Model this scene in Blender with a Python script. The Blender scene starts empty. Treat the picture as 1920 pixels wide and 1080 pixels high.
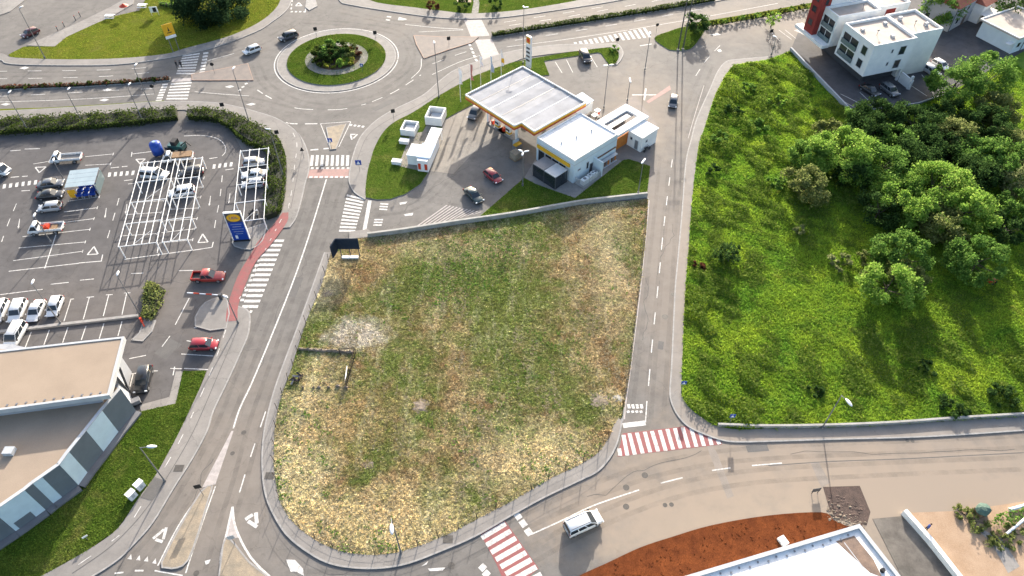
import bpy, bmesh, math, random
import numpy as np
from mathutils import Vector, Matrix
R = math.radians
random.seed(7); RNG = np.random.default_rng(7)
SC = bpy.context.scene
COL = SC.collection
# ------------------------------------------------------------------ camera
CAM_H, FPX, PITCH = 85.0, 1353.0, R(47.7)
cd = bpy.data.cameras.new('camera'); cam = bpy.data.objects.new('camera', cd); COL.objects.link(cam)
cam.location = (0, 0, CAM_H); cam.rotation_euler = (math.pi/2 - PITCH, 0, 0)
cd.sensor_width = 36.0; cd.lens = FPX/1920*36.0; cd.clip_start = 0.5; cd.clip_end = 4000
SC.camera = cam
# ------------------------------------------------------------------ light
SUN_AZ, SUN_EL = R(9.5), R(19.0)      # azimuth to the right of straight ahead (+Y)
w = bpy.data.worlds.new('World'); SC.world = w; w.use_nodes = True
nt = w.node_tree; nt.nodes.clear()
sky = nt.nodes.new('ShaderNodeTexSky'); sky.sky_type = 'NISHITA'; sky.sun_disc = False
sky.sun_elevation = SUN_EL; sky.sun_rotation = SUN_AZ; sky.air_density = 1.0; sky.dust_density = 3.5
bg = nt.nodes.new('ShaderNodeBackground'); bg.inputs[1].default_value = 0.138
wo = nt.nodes.new('ShaderNodeOutputWorld')
nt.links.new(sky.outputs[0], bg.inputs[0]); nt.links.new(bg.outputs[0], wo.inputs[0])
sd = bpy.data.lights.new('sun', 'SUN'); sd.energy = 3.75; sd.angle = R(0.55); sd.color = (1.0, 0.93, 0.82)
sun = bpy.data.objects.new('sun', sd); COL.objects.link(sun)
sdir = Vector((math.sin(SUN_AZ)*math.cos(SUN_EL), math.cos(SUN_AZ)*math.cos(SUN_EL), math.sin(SUN_EL)))
sun.rotation_euler = sdir.to_track_quat('Z', 'Y').to_euler(); sun.location = (30, 200, 120)
SC.view_settings.view_transform = 'Standard'; SC.view_settings.look = 'None'
SC.view_settings.exposure = 1.67; SC.view_settings.gamma = 1.0
# ------------------------------------------------------------------ helpers
def G(x, y, z=0.0):
    """place in the world (metres) of a spot surveyed in the photograph, at height z"""
    dx = x-960.0; up = 540.0-y
    d = Vector((dx, FPX*math.cos(PITCH)+up*math.sin(PITCH), -FPX*math.sin(PITCH)+up*math.cos(PITCH)))
    t = (z-CAM_H)/d.z
    return Vector((d.x*t, d.y*t, z))
def hgt(base, top):
    """height in metres of a vertical thing from its foot and top"""
    b = G(*base); up = 540.0-top[1]
    dy = FPX*math.cos(PITCH)+up*math.sin(PITCH); dz = -FPX*math.sin(PITCH)+up*math.cos(PITCH)
    return CAM_H + dz*(b.y/dy)
def GP(pts, z=0.0): return [G(x, y, z) for x, y in pts]
def smooth(P, n=5, closed=False):
    """Catmull-Rom through world points"""
    P = [Vector(p) for p in P]; out = []; N = len(P)
    rng = range(N) if closed else range(N-1)
    for i in rng:
        p1, p2 = P[i], P[(i+1) % N]
        p0 = P[i-1] if (closed or i > 0) else p1*2-p2
        p3 = P[(i+2) % N] if (closed or i+2 < N) else p2*2-p1
        for k in range(n):
            t = k/n
            out.append(0.5*((2*p1)+(p2-p0)*t+(2*p0-5*p1+4*p2-p3)*t*t+(3*p1-p0-3*p2+p3)*t**3))
    if not closed: out.append(P[-1])
    return out
def link(name, me, mat=None, parent=None):
    o = bpy.data.objects.new(name, me); COL.objects.link(o)
    if mat is not None:
        for m in (mat if isinstance(mat, (list, tuple)) else [mat]): me.materials.append(m)
    if parent is not None: o.parent = parent
    return o
def tag(o, label=None, cat=None, group=None, kind=None):
    if label: o['label'] = label
    if cat: o['category'] = cat
    if group: o['group'] = group
    if kind: o['kind'] = kind
    return o
def thing(name, label, cat, loc=(0,0,0), rz=0.0, group=None):
    o = bpy.data.objects.new(name, None); COL.objects.link(o)
    o.location = loc; o.rotation_euler = (0, 0, rz); o.empty_display_size = 0.5
    return tag(o, label, cat, group)
def copy_tree(o, parent=None):
    c = o.copy(); COL.objects.link(c)
    if parent is not None: c.parent = parent
    for ch in list(o.children): copy_tree(ch, c)
    return c
class MB:
    """collects shapes and links them as one mesh"""
    def __init__(s): s.v = []; s.f = []; s.mi = []
    def add(s, vs, fs, mi=0):
        b = len(s.v); s.v += [tuple(p) for p in vs]
        for f in fs: s.f.append([i+b for i in f]); s.mi.append(mi)
        return s
    def box(s, x0, x1, y0, y1, z0, z1, mi=0, M=None):
        vs = [(x0,y0,z0),(x1,y0,z0),(x1,y1,z0),(x0,y1,z0),(x0,y0,z1),(x1,y0,z1),(x1,y1,z1),(x0,y1,z1)]
        if M is not None: vs = [M @ Vector(v) for v in vs]
        return s.add(vs, [(3,2,1,0),(4,5,6,7),(0,1,5,4),(1,2,6,5),(2,3,7,6),(3,0,4,7)], mi)
    def tube(s, a, b, r0, r1=None, n=8, mi=0, caps=True):
        a = Vector(a); b = Vector(b); r1 = r0 if r1 is None else r1
        d = (b-a).normalized(); u = d.orthogonal().normalized(); v = d.cross(u)
        vs = []
        for c, r in ((a, r0), (b, r1)):
            for k in range(n):
                t = 2*math.pi*k/n; vs.append(c+u*(r*math.cos(t))+v*(r*math.sin(t)))
        fs = [(k, (k+1) % n, n+(k+1) % n, n+k) for k in range(n)]
        if caps: fs += [tuple(range(n-1, -1, -1)), tuple(range(n, 2*n))]
        return s.add(vs, fs, mi)
    def path(s, pts, r, n=6, mi=0):
        for a, b in zip(pts[:-1], pts[1:]): s.tube(a, b, r, r, n, mi)
        return s
    def prism(s, pts, z0, z1, mi=0, mi_side=None):
        """pts: ground polygon (x,y), counter-clockwise or not"""
        P = [(p[0], p[1]) for p in pts]
        if sum(P[i-1][0]*P[i][1]-P[i][0]*P[i-1][1] for i in range(len(P))) < 0: P = P[::-1]
        n = len(P); vs = [(x, y, z0) for x, y in P]+[(x, y, z1) for x, y in P]
        s.add(vs, [tuple(range(n, 2*n)), tuple(range(n-1, -1, -1))], mi)
        b = len(s.v)-2*n
        for i in range(n):
            s.f.append([b+i, b+(i+1) % n, b+n+(i+1) % n, b+n+i]); s.mi.append(mi if mi_side is None else mi_side)
        return s
    def ellipsoid(s, c, rx, ry, rz, nu=10, nv=6, mi=0, jit=0.0, rnd=random):
        c = Vector(c); vs = [c+Vector((0,0,rz))]
        for j in range(1, nv):
            ph = math.pi*j/nv
            for k in range(nu):
                t = 2*math.pi*k/nu; q = 1+jit*(rnd.random()-.5)
                vs.append(c+Vector((rx*math.sin(ph)*math.cos(t)*q, ry*math.sin(ph)*math.sin(t)*q, rz*math.cos(ph)*q)))
        vs.append(c-Vector((0,0,rz))); fs = []
        for k in range(nu): fs.append((0, 1+k, 1+(k+1) % nu))
        for j in range(nv-2):
            for k in range(nu):
                a = 1+j*nu; fs.append((a+k, a+nu+k, a+nu+(k+1) % nu, a+(k+1) % nu))
        L = len(vs)-1; a = 1+(nv-2)*nu
        for k in range(nu): fs.append((a+k, L, a+(k+1) % nu))
        return s.add(vs, fs, mi)
    def build(s, name, mat, parent=None, smooth_=False):
        me = bpy.data.meshes.new(name); me.from_pydata(s.v, [], s.f)
        o = link(name, me, mat, parent)
        if any(s.mi): me.polygons.foreach_set('material_index', s.mi)
        if smooth_: me.polygons.foreach_set('use_smooth', [True]*len(s.f))
        me.update(); return o
def flat(name, P, mat, z=None, parent=None, kind=None):
    """a sheet: polygon of world points"""
    P = [Vector((p[0], p[1], p[2] if z is None else z)) for p in P]
    if sum(P[i-1].x*P[i].y-P[i].x*P[i-1].y for i in range(len(P))) < 0: P = P[::-1]
    o = MB().add(P, [tuple(range(len(P)))]).build(name, mat, parent)
    if kind: o['kind'] = kind
    return o
def slab(name, P, z0, z1, mat, parent=None, kind=None, side=None):
    o = MB().prism(P, z0, z1, 0, None if side is None else 1).build(name, mat if side is None else [mat, side], parent)
    if kind: o['kind'] = kind
    return o
def offset(P, d):
    out = []
    for i, p in enumerate(P):
        a = P[max(i-1, 0)]; b = P[min(i+1, len(P)-1)]
        t = Vector((b[0]-a[0], b[1]-a[1], 0)).normalized(); n = Vector((-t.y, t.x, 0))
        out.append(Vector((p[0], p[1], 0))+n*d)
    return out
def resample(P, step):
    P = [Vector((p[0], p[1], 0)) for p in P]; out = [P[0].copy()]; acc = 0.0
    for a, b in zip(P[:-1], P[1:]):
        L = (b-a).length
        if L < 1e-6: continue
        d = step-acc
        while d <= L:
            out.append(a+(b-a)*(d/L)); d += step
        acc = L-(d-step)
    return out
def ribbon(name, P, w_, z, mat, parent=None, dash=None, kind=None):
    """painted line along world points, dash=(on, off)"""
    mb = MB(); st = 0.5; Q = resample(P, st)
    if dash:
        on, off = dash; per = on+off; L = (len(Q)-1)*st; s = off*0.5; segs = []
        while s < L-0.3:
            segs.append((s, min(s+on, L))); s += per
    else: segs = None
    A = offset(Q, w_/2); B = offset(Q, -w_/2)
    def put(i0, i1):
        n = i1-i0+1
        if n < 2: return
        vs = [(p.x, p.y, z) for p in A[i0:i1+1]]+[(p.x, p.y, z) for p in B[i0:i1+1]]
        mb.add(vs, [(k, n+k, n+k+1, k+1) for k in range(n-1)])
    if segs:
        for a, b in segs: put(int(a/st), int(b/st))
    else: put(0, len(Q)-1)
    if not mb.f: return None
    o = mb.build(name, mat, parent)
    if kind: o['kind'] = kind
    return o
def curb(name, P, w_, z0, z1, mat, parent=None):
    """raised strip with rectangular section along world points (P = centre line)"""
    A = offset(P, w_/2); B = offset(P, -w_/2); n = len(P); mb = MB()
    vs = [(p.x,p.y,z0) for p in A]+[(p.x,p.y,z1) for p in A]+[(p.x,p.y,z1) for p in B]+[(p.x,p.y,z0) for p in B]
    fs = []
    for k in range(n-1):
        for q in range(3): fs.append((q*n+k, (q+1)*n+k, (q+1)*n+k+1, q*n+k+1))
    fs += [(0, n, 2*n, 3*n), (n-1, 2*n-1, 3*n-1, 4*n-1)]
    mb.add(vs, fs); return mb.build(name, mat, parent)
# ------------------------------------------------------------------ materials
def newmat(name):
    m = bpy.data.materials.new(name); m.use_nodes = True; t = m.node_tree; b = t.nodes['Principled BSDF']
    return m, t, b
def N(t, typ, **kw):
    n = t.nodes.new(typ)
    for k, v in kw.items(): setattr(n, k, v)
    return n
def noise(t, scale, detail=4, rough=0.6, vec=None, dist=0.0):
    n = N(t, 'ShaderNodeTexNoise'); n.inputs['Scale'].default_value = scale; n.inputs['Detail'].default_value = detail
    n.inputs['Roughness'].default_value = rough; n.inputs['Distortion'].default_value = dist
    if vec is not None: t.links.new(vec, n.inputs['Vector'])
    return n.outputs['Fac']
def ramp(t, fac, stops):
    r = N(t, 'ShaderNodeValToRGB'); e = r.color_ramp.elements
    while len(e) < len(stops): e.new(0.5)
    for el, (p, c) in zip(e, stops):
        el.position = p; el.color = (c, c, c, 1) if isinstance(c, (int, float)) else (*c, 1)
    t.links.new(fac, r.inputs[0]); return r.outputs[0]
def mixc(t, fac, a, b, mode='MIX'):
    m = N(t, 'ShaderNodeMix', data_type='RGBA', blend_type=mode)
    for sock, v in ((m.inputs['Factor'], fac), (m.inputs['A'], a), (m.inputs['B'], b)):
        pass
    ins = [s for s in m.inputs if s.enabled]
    for s, v in zip((m.inputs[0], m.inputs[6], m.inputs[7]), (fac, a, b)):
        if isinstance(v, (int, float)): s.default_value = v if s.type == 'VALUE' else (v, v, v, 1)
        elif isinstance(v, tuple): s.default_value = (*v, 1) if len(v) == 3 else v
        else: t.links.new(v, s)
    return m.outputs[2]
def math_(t, op, a, b=None):
    m = N(t, 'ShaderNodeMath', operation=op)
    for s, v in zip(m.inputs, (a, b)):
        if v is None: continue
        if isinstance(v, (int, float)): s.default_value = v
        else: t.links.new(v, s)
    return m.outputs[0]
def pos(t): return N(t, 'ShaderNodeNewGeometry').outputs['Position']
def bump(t, b, h, strength=0.3, dist=0.05):
    n = N(t, 'ShaderNodeBump'); n.inputs['Strength'].default_value = strength; n.inputs['Distance'].default_value = dist
    t.links.new(h, n.inputs['Height']); t.links.new(n.outputs[0], b.inputs['Normal'])
def mat(name, c, c2=None, scale=0.6, rough=0.8, metal=0.0, fine=0.0, bmp=0.0, spec=0.3, lo=0.35, hi=0.65, local=False):
    """paint/metal/stone: two tones mixed by noise plus fine speckle"""
    m, t, b = newmat(name); b.inputs['Roughness'].default_value = rough; b.inputs['Metallic'].default_value = metal
    b.inputs['Specular IOR Level'].default_value = spec
    p = N(t, 'ShaderNodeTexCoord').outputs['Object'] if local else pos(t)
    if c2 is None: c2 = tuple(x*0.86 for x in c)
    col = mixc(t, ramp(t, noise(t, scale, 5, .62, p), [(lo, 0.0), (hi, 1.0)]), c, c2)
    if fine:
        f = ramp(t, noise(t, 9.0, 3, .7, p), [(0.3, 1-fine), (0.7, 1+fine)])
        col = mixc(t, 1.0, col, f, 'MULTIPLY')
    t.links.new(col, b.inputs['Base Color'])
    if bmp: bump(t, b, noise(t, 14.0, 4, .7, p), bmp, 0.04)
    return m
def dusty(name, base, base2, dust=(0.42,0.30,0.19), spots=(), fine=0.10, worn=0.12, joints=None, streak=None):
    """ground paving: big soft variation, stains, fine grain, and dust lying in the surveyed spots"""
    m, t, b = newmat(name); b.inputs['Roughness'].default_value = 0.85; b.inputs['Specular IOR Level'].default_value = 0.25
    p = pos(t)
    col = mixc(t, ramp(t, noise(t, 0.07, 5, .6, p, .6), [(0.36, 0.0), (0.64, 1.0)]), base, base2)
    st = ramp(t, noise(t, 0.5, 6, .68, p), [(0.28, 1-worn*1.3), (0.5, 1.0), (0.74, 1+worn*1.2)])
    col = mixc(t, 1.0, col, st, 'MULTIPLY')
    gr = ramp(t, noise(t, 7.0, 3, .75, p), [(0.25, 1-fine), (0.75, 1+fine)])
    col = mixc(t, 1.0, col, gr, 'MULTIPLY')
    # oil drips and repairs
    dk = ramp(t, noise(t, 1.3, 2, .5, p), [(0.66, 1.0), (0.78, 0.74)])
    col = mixc(t, 1.0, col, dk, 'MULTIPLY')
    vo = N(t, 'ShaderNodeTexVoronoi', feature='DISTANCE_TO_EDGE'); vo.inputs['Scale'].default_value = 0.16; vo.inputs['Randomness'].default_value = 1.0
    wv = N(t, 'ShaderNodeVectorMath', operation='ADD'); t.links.new(p, wv.inputs[0]); nz = N(t, 'ShaderNodeTexNoise'); nz.inputs['Scale'].default_value = 0.7; nz.inputs['Detail'].default_value = 4; t.links.new(p, nz.inputs['Vector'])
    sc = N(t, 'ShaderNodeVectorMath', operation='SCALE'); sc.inputs['Scale'].default_value = 2.2; t.links.new(nz.outputs['Color'], sc.inputs[0]); t.links.new(sc.outputs[0], wv.inputs[1]); t.links.new(wv.outputs[0], vo.inputs['Vector'])
    ck = ramp(t, vo.outputs['Distance'], [(0.0, 0.0), (0.010, 1.0)]); msk = ramp(t, noise(t, 0.045, 2, .5, p), [(0.50, 1.0), (0.56, 0.0)])
    ck = math_(t, 'MAXIMUM', ck, math_(t, 'SUBTRACT', 1.0, msk)); col = mixc(t, 1.0, col, ramp(t, ck, [(0.0, 0.72), (1.0, 1.0)]), 'MULTIPLY')
    for (c, rx, ry, amt) in spots:
        mp = N(t, 'ShaderNodeMapping', vector_type='POINT'); t.links.new(p, mp.inputs[0])
        mp.inputs['Location'].default_value = (-c[0]/rx, -c[1]/ry, 0); mp.inputs['Scale'].default_value = (1/rx, 1/ry, 0)
        ln = N(t, 'ShaderNodeVectorMath', operation='LENGTH'); t.links.new(mp.outputs[0], ln.inputs[0])
        nn = math_(t, 'SUBTRACT', noise(t, 0.28, 6, .66, p), 0.5)
        d = math_(t, 'ADD', ln.outputs['Value'], math_(t, 'MULTIPLY', nn, 1.1))
        k = ramp(t, d, [(0.25, amt), (1.0, 0.0)])
        col = mixc(t, k, col, dust)
    if joints:
        br = N(t, 'ShaderNodeTexBrick'); br.offset = 0.5; t.links.new(p, br.inputs['Vector'])
        br.inputs['Scale'].default_value = 1.0; br.inputs['Brick Width'].default_value = joints[0]; br.inputs['Row Height'].default_value = joints[1]
        br.inputs['Mortar Size'].default_value = 0.02; br.inputs['Color1'].default_value = (1,1,1,1); br.inputs['Color2'].default_value = (.93,.93,.93,1); br.inputs['Mortar'].default_value = (.72,.72,.72,1)
        col = mixc(t, 1.0, col, br.outputs['Color'], 'MULTIPLY')
    t.links.new(col, b.inputs['Base Color'])
    bump(t, b, noise(t, 11.0, 3, .7, p), 0.25, 0.02)
    return m
# =================================================================== GROUND
SAND = (0.255, 0.205, 0.160)
DS = [(G(1750,925), 62, 13, 0.95), (G(1290,985), 24, 8, 0.75), (G(1560,860), 50, 9, 0.42), (G(1210,200), 12, 20, 0.45), (G(1250,500), 9, 60, 0.38), (G(1300,40), 90, 14, 0.40), (G(430,880), 16, 22, 0.30)]
m_asph = dusty('asphalt_worn', (0.150,0.138,0.127), (0.118,0.110,0.103), SAND, DS, worn=0.16)
m_asph2 = dusty('asphalt_dark', (0.098,0.091,0.089), (0.079,0.074,0.074), SAND, [(G(330,560), 30, 12, 0.15)], worn=0.17)
m_yard = dusty('asphalt_yard', (0.075,0.072,0.076), (0.060,0.058,0.062), SAND, [], worn=0.2)
m_conc = dusty('concrete_paving', (0.25,0.232,0.213), (0.205,0.19,0.176), SAND, [(G(1500,815), 40, 6, 0.4), (G(1290,520), 7, 70, 0.5)], worn=0.13, joints=(2.0, 1.0))
m_walk = dusty('sidewalk_asphalt', (0.225,0.207,0.190), (0.18,0.168,0.157), SAND, [(G(1500,815), 40, 6, 0.45), (G(1290,520), 7, 70, 0.55)], worn=0.12)
m_apron = dusty('station_concrete', (0.245,0.218,0.185), (0.20,0.178,0.155), SAND, [], worn=0.15, joints=(5.0, 5.0))
m_kerb = mat('kerb_stone', (0.30,0.285,0.27), (0.22,0.21,0.20), 1.5, fine=0.12)
m_white = mat('road_paint_white', (0.56,0.54,0.51), (0.27,0.255,0.24), 2.6, fine=0.22, lo=0.44, hi=0.70)
m_red = mat('road_paint_red', (0.25,0.075,0.075), (0.20,0.085,0.08), 1.1, fine=0.16)
m_pink = mat('road_paint_faded_red', (0.34,0.20,0.175), (0.26,0.17,0.15), 0.9, fine=0.15)
m_palered = mat('pale_bleached_paint', (0.40,0.355,0.335), (0.29,0.265,0.25), 1.4, fine=0.12)
m_kred = mat('kerb_reddish', (0.34,0.22,0.16), (0.27,0.19,0.15), 1.0, fine=0.15)
m_pave = mat('island_fill', (0.30,0.24,0.17), (0.20,0.17,0.13), 0.9, fine=0.22, bmp=0.4)
m_isl = mat('island_asphalt', (0.20,0.165,0.145), (0.155,0.135,0.122), 0.7, fine=0.15)
m_bed = mat('bed_soil', (0.10,0.07,0.045), (0.06,0.045,0.03), 1.5, fine=0.3, spec=0.0)
m_iron = mat('cast_iron', (0.06,0.055,0.05), (0.09,0.08,0.07), 3, rough=0.6)
m_patch = mat('asphalt_patch', (0.112,0.105,0.100), (0.092,0.088,0.085), 0.6, fine=0.15)
m_lightpatch = mat('asphalt_pale_patch', (0.235,0.20,0.17), (0.19,0.165,0.142), 0.6, fine=0.13)
m_earth = mat('red_earth', (0.135,0.042,0.016), (0.085,0.027,0.012), 0.7, fine=0.35, bmp=1.0, rough=1.0, spec=0.0)
m_sand = mat('sandy_yard_soil', (0.37,0.262,0.178), (0.29,0.195,0.125), 0.35, fine=0.16, bmp=0.5, rough=0.95)

def grassy(t, b, col, trans=0.45):
    out = [n for n in t.nodes if n.type == 'OUTPUT_MATERIAL'][0]
    tr = N(t, 'ShaderNodeBsdfTranslucent'); t.links.new(col, tr.inputs[0]); mx = N(t, 'ShaderNodeMixShader'); mx.inputs[0].default_value = trans
    t.links.new(b.outputs[0], mx.inputs[1]); t.links.new(tr.outputs[0], mx.inputs[2]); t.links.new(mx.outputs[0], out.inputs[0])
def lawnmat(name, a, b_, c, s=0.35, gain=1.0, trans=0.0):
    m, t, b = newmat(name); p = pos(t); b.inputs['Roughness'].default_value = 0.9; b.inputs['Specular IOR Level'].default_value = 0.0
    col = mixc(t, ramp(t, noise(t, s, 6, .68, p, .4), [(0.32, 0.0), (0.66, 1.0)]), a, b_)
    col = mixc(t, ramp(t, noise(t, s*4.2, 5, .7, p), [(0.52, 0.0), (0.74, 0.75)]), col, c)
    dry = ramp(t, noise(t, 0.16, 6, .72, p, .6), [(0.54, 0.0), (0.70, 0.55)]); col = mixc(t, dry, col, (0.150,0.135,0.045))
    g = ramp(t, noise(t, 4.0, 6, .85, p), [(0.28, 0.45), (0.5, 1.0), (0.74, 1.6)])
    col = mixc(t, 1.0, col, g, 'MULTIPLY')
    if trans:
        gi = N(t, 'ShaderNodeNewGeometry').outputs['Random Per Island']; col = mixc(t, 1.0, col, ramp(t, gi, [(0.0, 0.6*gain), (1.0, 1.5*gain)]), 'MULTIPLY')
    t.links.new(col, b.inputs['Base Color'])
    if trans: grassy(t, b, col, trans)
    else: bump(t, b, noise(t, 6.0, 5, .75, p), 0.9, 0.10)
    return m
m_lawn = lawnmat('lawn_green', (0.050,0.088,0.012), (0.075,0.102,0.018), (0.034,0.062,0.010))
m_lawn_y = lawnmat('lawn_yellowish', (0.098,0.128,0.016), (0.130,0.138,0.022), (0.062,0.094,0.012))
def fieldmat(name, gain=1.0, trans=0.0):
    """mown dry meadow: straw, brown and green drifts with faint mowing rows along Y"""
    m, t, b = newmat(name); p = pos(t); b.inputs['Roughness'].default_value = 0.95; b.inputs['Specular IOR Level'].default_value = 0.0
    mp = N(t, 'ShaderNodeMapping'); t.links.new(p, mp.inputs[0]); mp.inputs['Scale'].default_value = (1.0, 0.22, 1.0); mp.inputs['Rotation'].default_value = (0, 0, R(4))
    row = noise(t, 0.42, 6, .74, mp.outputs[0], .4)
    big = noise(t, 0.05, 4, .6, p, .5)
    mid = noise(t, 0.42, 7, .74, p, .3)
    g = math_(t, 'ADD', math_(t, 'MULTIPLY', big, 0.80), math_(t, 'MULTIPLY', mid, 0.55))
    green = ramp(t, g, [(0.61, 0.0), (0.76, 1.0)])
    straw = mixc(t, ramp(t, noise(t, 0.23, 6, .72, p, .5), [(0.40, 0.0), (0.58, 1.0)]), (0.140,0.096,0.050), (0.205,0.168,0.094))
    col = mixc(t, green, straw, (0.088,0.104,0.030))
    pale = ramp(t, row, [(0.52, 0.0), (0.66, 0.5)])
    brk = ramp(t, noise(t, 1.9, 5, .75, p), [(0.40, 0.15), (0.60, 1.0)])
    def blob(px, rx, ry, c_, amt, inner=.3):
        nonlocal col
        mv = N(t, 'ShaderNodeMapping'); t.links.new(p, mv.inputs[0]); q = G(*px); mv.inputs['Location'].default_value = (-q.x/rx, -q.y/ry, 0); mv.inputs['Scale'].default_value = (1/rx, 1/ry, 0)
        ln = N(t, 'ShaderNodeVectorMath', operation='LENGTH'); t.links.new(mv.outputs[0], ln.inputs[0])
        dd = math_(t, 'ADD', ln.outputs['Value'], math_(t, 'MULTIPLY', math_(t, 'SUBTRACT', noise(t, 0.33, 7, .74, p), .5), 2.2))
        col = mixc(t, ramp(t, dd, [(inner, amt), (1.15, 0.0)]), col, c_)
    blob((950,560), 11, 17, (0.086,0.104,0.028), .85); blob((760,560), 7, 10, (0.092,0.100,0.032), .6); blob((1010,700), 8, 7, (0.088,0.102,0.03), .7)
    blob((560,860), 6, 18, (0.30,0.265,0.17), .85); blob((690,430), 14, 4, (0.22,0.185,0.12), .7); blob((1140,480), 5, 20, (0.25,0.215,0.14), .7); blob((720,985), 17, 7, (0.28,0.235,0.14), .8); blob((1000,860), 11, 7, (0.29,0.25,0.155), .75); blob((640,790), 8, 7, (0.21,0.155,0.085), .7); blob((600,530), 5, 9, (0.27,0.24,0.155), .75); blob((860,470), 16, 4, (0.22,0.19,0.115), .55)
    col = mixc(t, math_(t, 'MULTIPLY', pale, brk), col, (0.33,0.30,0.215))
    fleck = ramp(t, noise(t, 2.6, 4, .8, p), [(0.60, 0.0), (0.68, 0.75)]); col = mixc(t, fleck, col, (0.36,0.315,0.215))
    gv = N(t, 'ShaderNodeMapping'); t.links.new(p, gv.inputs[0]); gc = G(668,628); gv.inputs['Location'].default_value = (-gc.x/5.5, -gc.y/4.0, 0); gv.inputs['Scale'].default_value = (1/5.5, 1/4.0, 0)
    gl = N(t, 'ShaderNodeVectorMath', operation='LENGTH'); t.links.new(gv.outputs[0], gl.inputs[0])
    gd = math_(t, 'ADD', gl.outputs['Value'], math_(t, 'MULTIPLY', math_(t, 'SUBTRACT', noise(t, 0.5, 6, .7, p), .5), 1.6))
    col = mixc(t, ramp(t, gd, [(0.55, 0.8), (1.05, 0.0)]), col, (0.27,0.245,0.215))
    fine = ramp(t, noise(t, 2.3, 7, .88, p), [(0.33, 0.34), (0.5, 1.0), (0.66, 1.85)])
    col = mixc(t, 1.0, col, fine, 'MULTIPLY')
    gi = N(t, 'ShaderNodeNewGeometry').outputs['Random Per Island']
    col = mixc(t, 1.0, col, ramp(t, gi, [(0.0, 0.55), (0.7, 1.1), (1.0, 1.8)]), 'MULTIPLY')
    col = mixc(t, 1.0, col, (gain,gain,gain), 'MULTIPLY'); t.links.new(col, b.inputs['Base Color']); bump(t, b, noise(t, 4.0, 5, .75, p), 0.9, 0.12)
    if trans: grassy(t, b, col, trans)
    return m
m_field = fieldmat('dry_meadow', 1.45); m_field_blade = fieldmat('dry_meadow_blades', 2.6, 0.5)
def meadowmat(name, gain=1.0, trans=0.0):
    m, t, b = newmat(name); p = pos(t); b.inputs['Roughness'].default_value = 0.85; b.inputs['Specular IOR Level'].default_value = 0.1
    col = mixc(t, ramp(t, noise(t, 0.11, 5, .65, p, .6), [(0.36, 0.0), (0.64, 1.0)]), (0.056,0.108,0.012), (0.118,0.156,0.016))
    col = mixc(t, ramp(t, noise(t, 0.55, 6, .7, p, .4), [(0.50, 0.0), (0.70, 0.8)]), col, (0.042,0.080,0.013))
    col = mixc(t, ramp(t, noise(t, 0.24, 4, .7, p, .4), [(0.62, 0.0), (0.76, 0.7)]), col, (0.175,0.165,0.035))
    gi = N(t, 'ShaderNodeNewGeometry').outputs['Random Per Island']
    col = mixc(t, 1.0, col, ramp(t, gi, [(0.0, 0.62), (1.0, 1.35)]), 'MULTIPLY')
    col = mixc(t, 1.0, col, (gain,gain,gain), 'MULTIPLY'); t.links.new(col, b.inputs['Base Color'])
    if trans: grassy(t, b, col, trans)
    else: bump(t, b, noise(t, 3.0, 5, .75, p), 0.8, 0.15)
    return m
m_meadow = meadowmat('lush_meadow', 1.4); m_meadow_blade = meadowmat('lush_meadow_blades', 3.0, 0.55)

# ---- ground to the horizon, then the road sheet of the junction
ground = flat('ground', [(-1500,-1500,0),(1500,-1500,0),(1500,2500,0),(-1500,2500,0)], m_lawn, -0.03, kind='structure')
road = flat('road', GP([(-160,-60),(2080,-60),(2000,1120),(-80,1120)]), m_asph, 0.0, kind='structure')
Z1, Z2, Z3 = 0.004, 0.010, 0.015      # sheet, marking, marking on marking

# ---- supermarket car park
lot = flat('parking_lot', smooth(GP([(-60,258),(150,249),(335,230),(400,232),(432,246),(455,283)]), 3)+GP([(500,286),(498,418),(470,452),(447,520),(425,575),(424,610),(395,680),(386,697),(330,697),(330,780),(240,800),(-60,900)]), m_asph2, Z1, kind='structure')
# ---- office block yard
yard = flat('building_yard', GP([(1481,97),(1592,213),(1720,196),(1780,175),(1935,88),(1935,-60),(1700,-60),(1560,20),(1500,52)]), m_yard, Z1, kind='structure')
# ---- petrol station apron
apron = flat('station_apron', GP([(804,320),(838,223),(890,197),(940,215),(962,240),(905,268),(850,326)]), m_apron, Z1, kind='structure')
flat('service_yard', GP([(1100,240),(1190,178),(1232,232),(1226,262),(1222,300),(1150,310)]), m_isl, Z1, kind='structure')

def walk(name, outer, inner, m=m_walk, h=0.13, n=4, close=True):
    """pavement between its road edge (outer) and its far edge (inner); kerb along the road edge"""
    O = smooth(GP(outer), n); I = smooth(GP(inner), n)
    o = slab(name, O+I[::-1], -0.02, h-0.01, m, kind='structure')
    curb('kerb', O, 0.22, -0.02, h, m_kerb, o)
    return o
# around the dry field
F_OUT = [(609,474),(587,536),(560,610),(537,670),(517,725),(503,775),(495,815),(492,860),(495,910),(507,952),(537,1002),(580,1037),(620,1057),(667,1065),(717,1065),(767,1056),(830,1032),(892,1005),(960,966),(1020,933),(1085,902),(1120,884),(1142,860),(1155,836),(1162,812),(1166,790)]
F_IN = [(621,474),(603,536),(580,590),(562,642),(546,695),(533,730),(521,770),(515,812),(514,870),(519,915),(527,945),(552,982),(590,1012),(630,1031),(667,1039),(705,1041),(745,1036),(792,1022),(855,995),(917,962),(960,940),(1030,899),(1085,873),(1120,850),(1141,822),(1150,800),(1160,785)]
w_field = walk('sidewalk_field', F_OUT, F_IN)
curb('kerb', smooth(GP([(1166,790),(1171,745),(1180,690),(1190,602),(1201,515),(1210,432),(1214,372)]), 4), 0.35, -0.02, 0.10, m_kerb, w_field)
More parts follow.
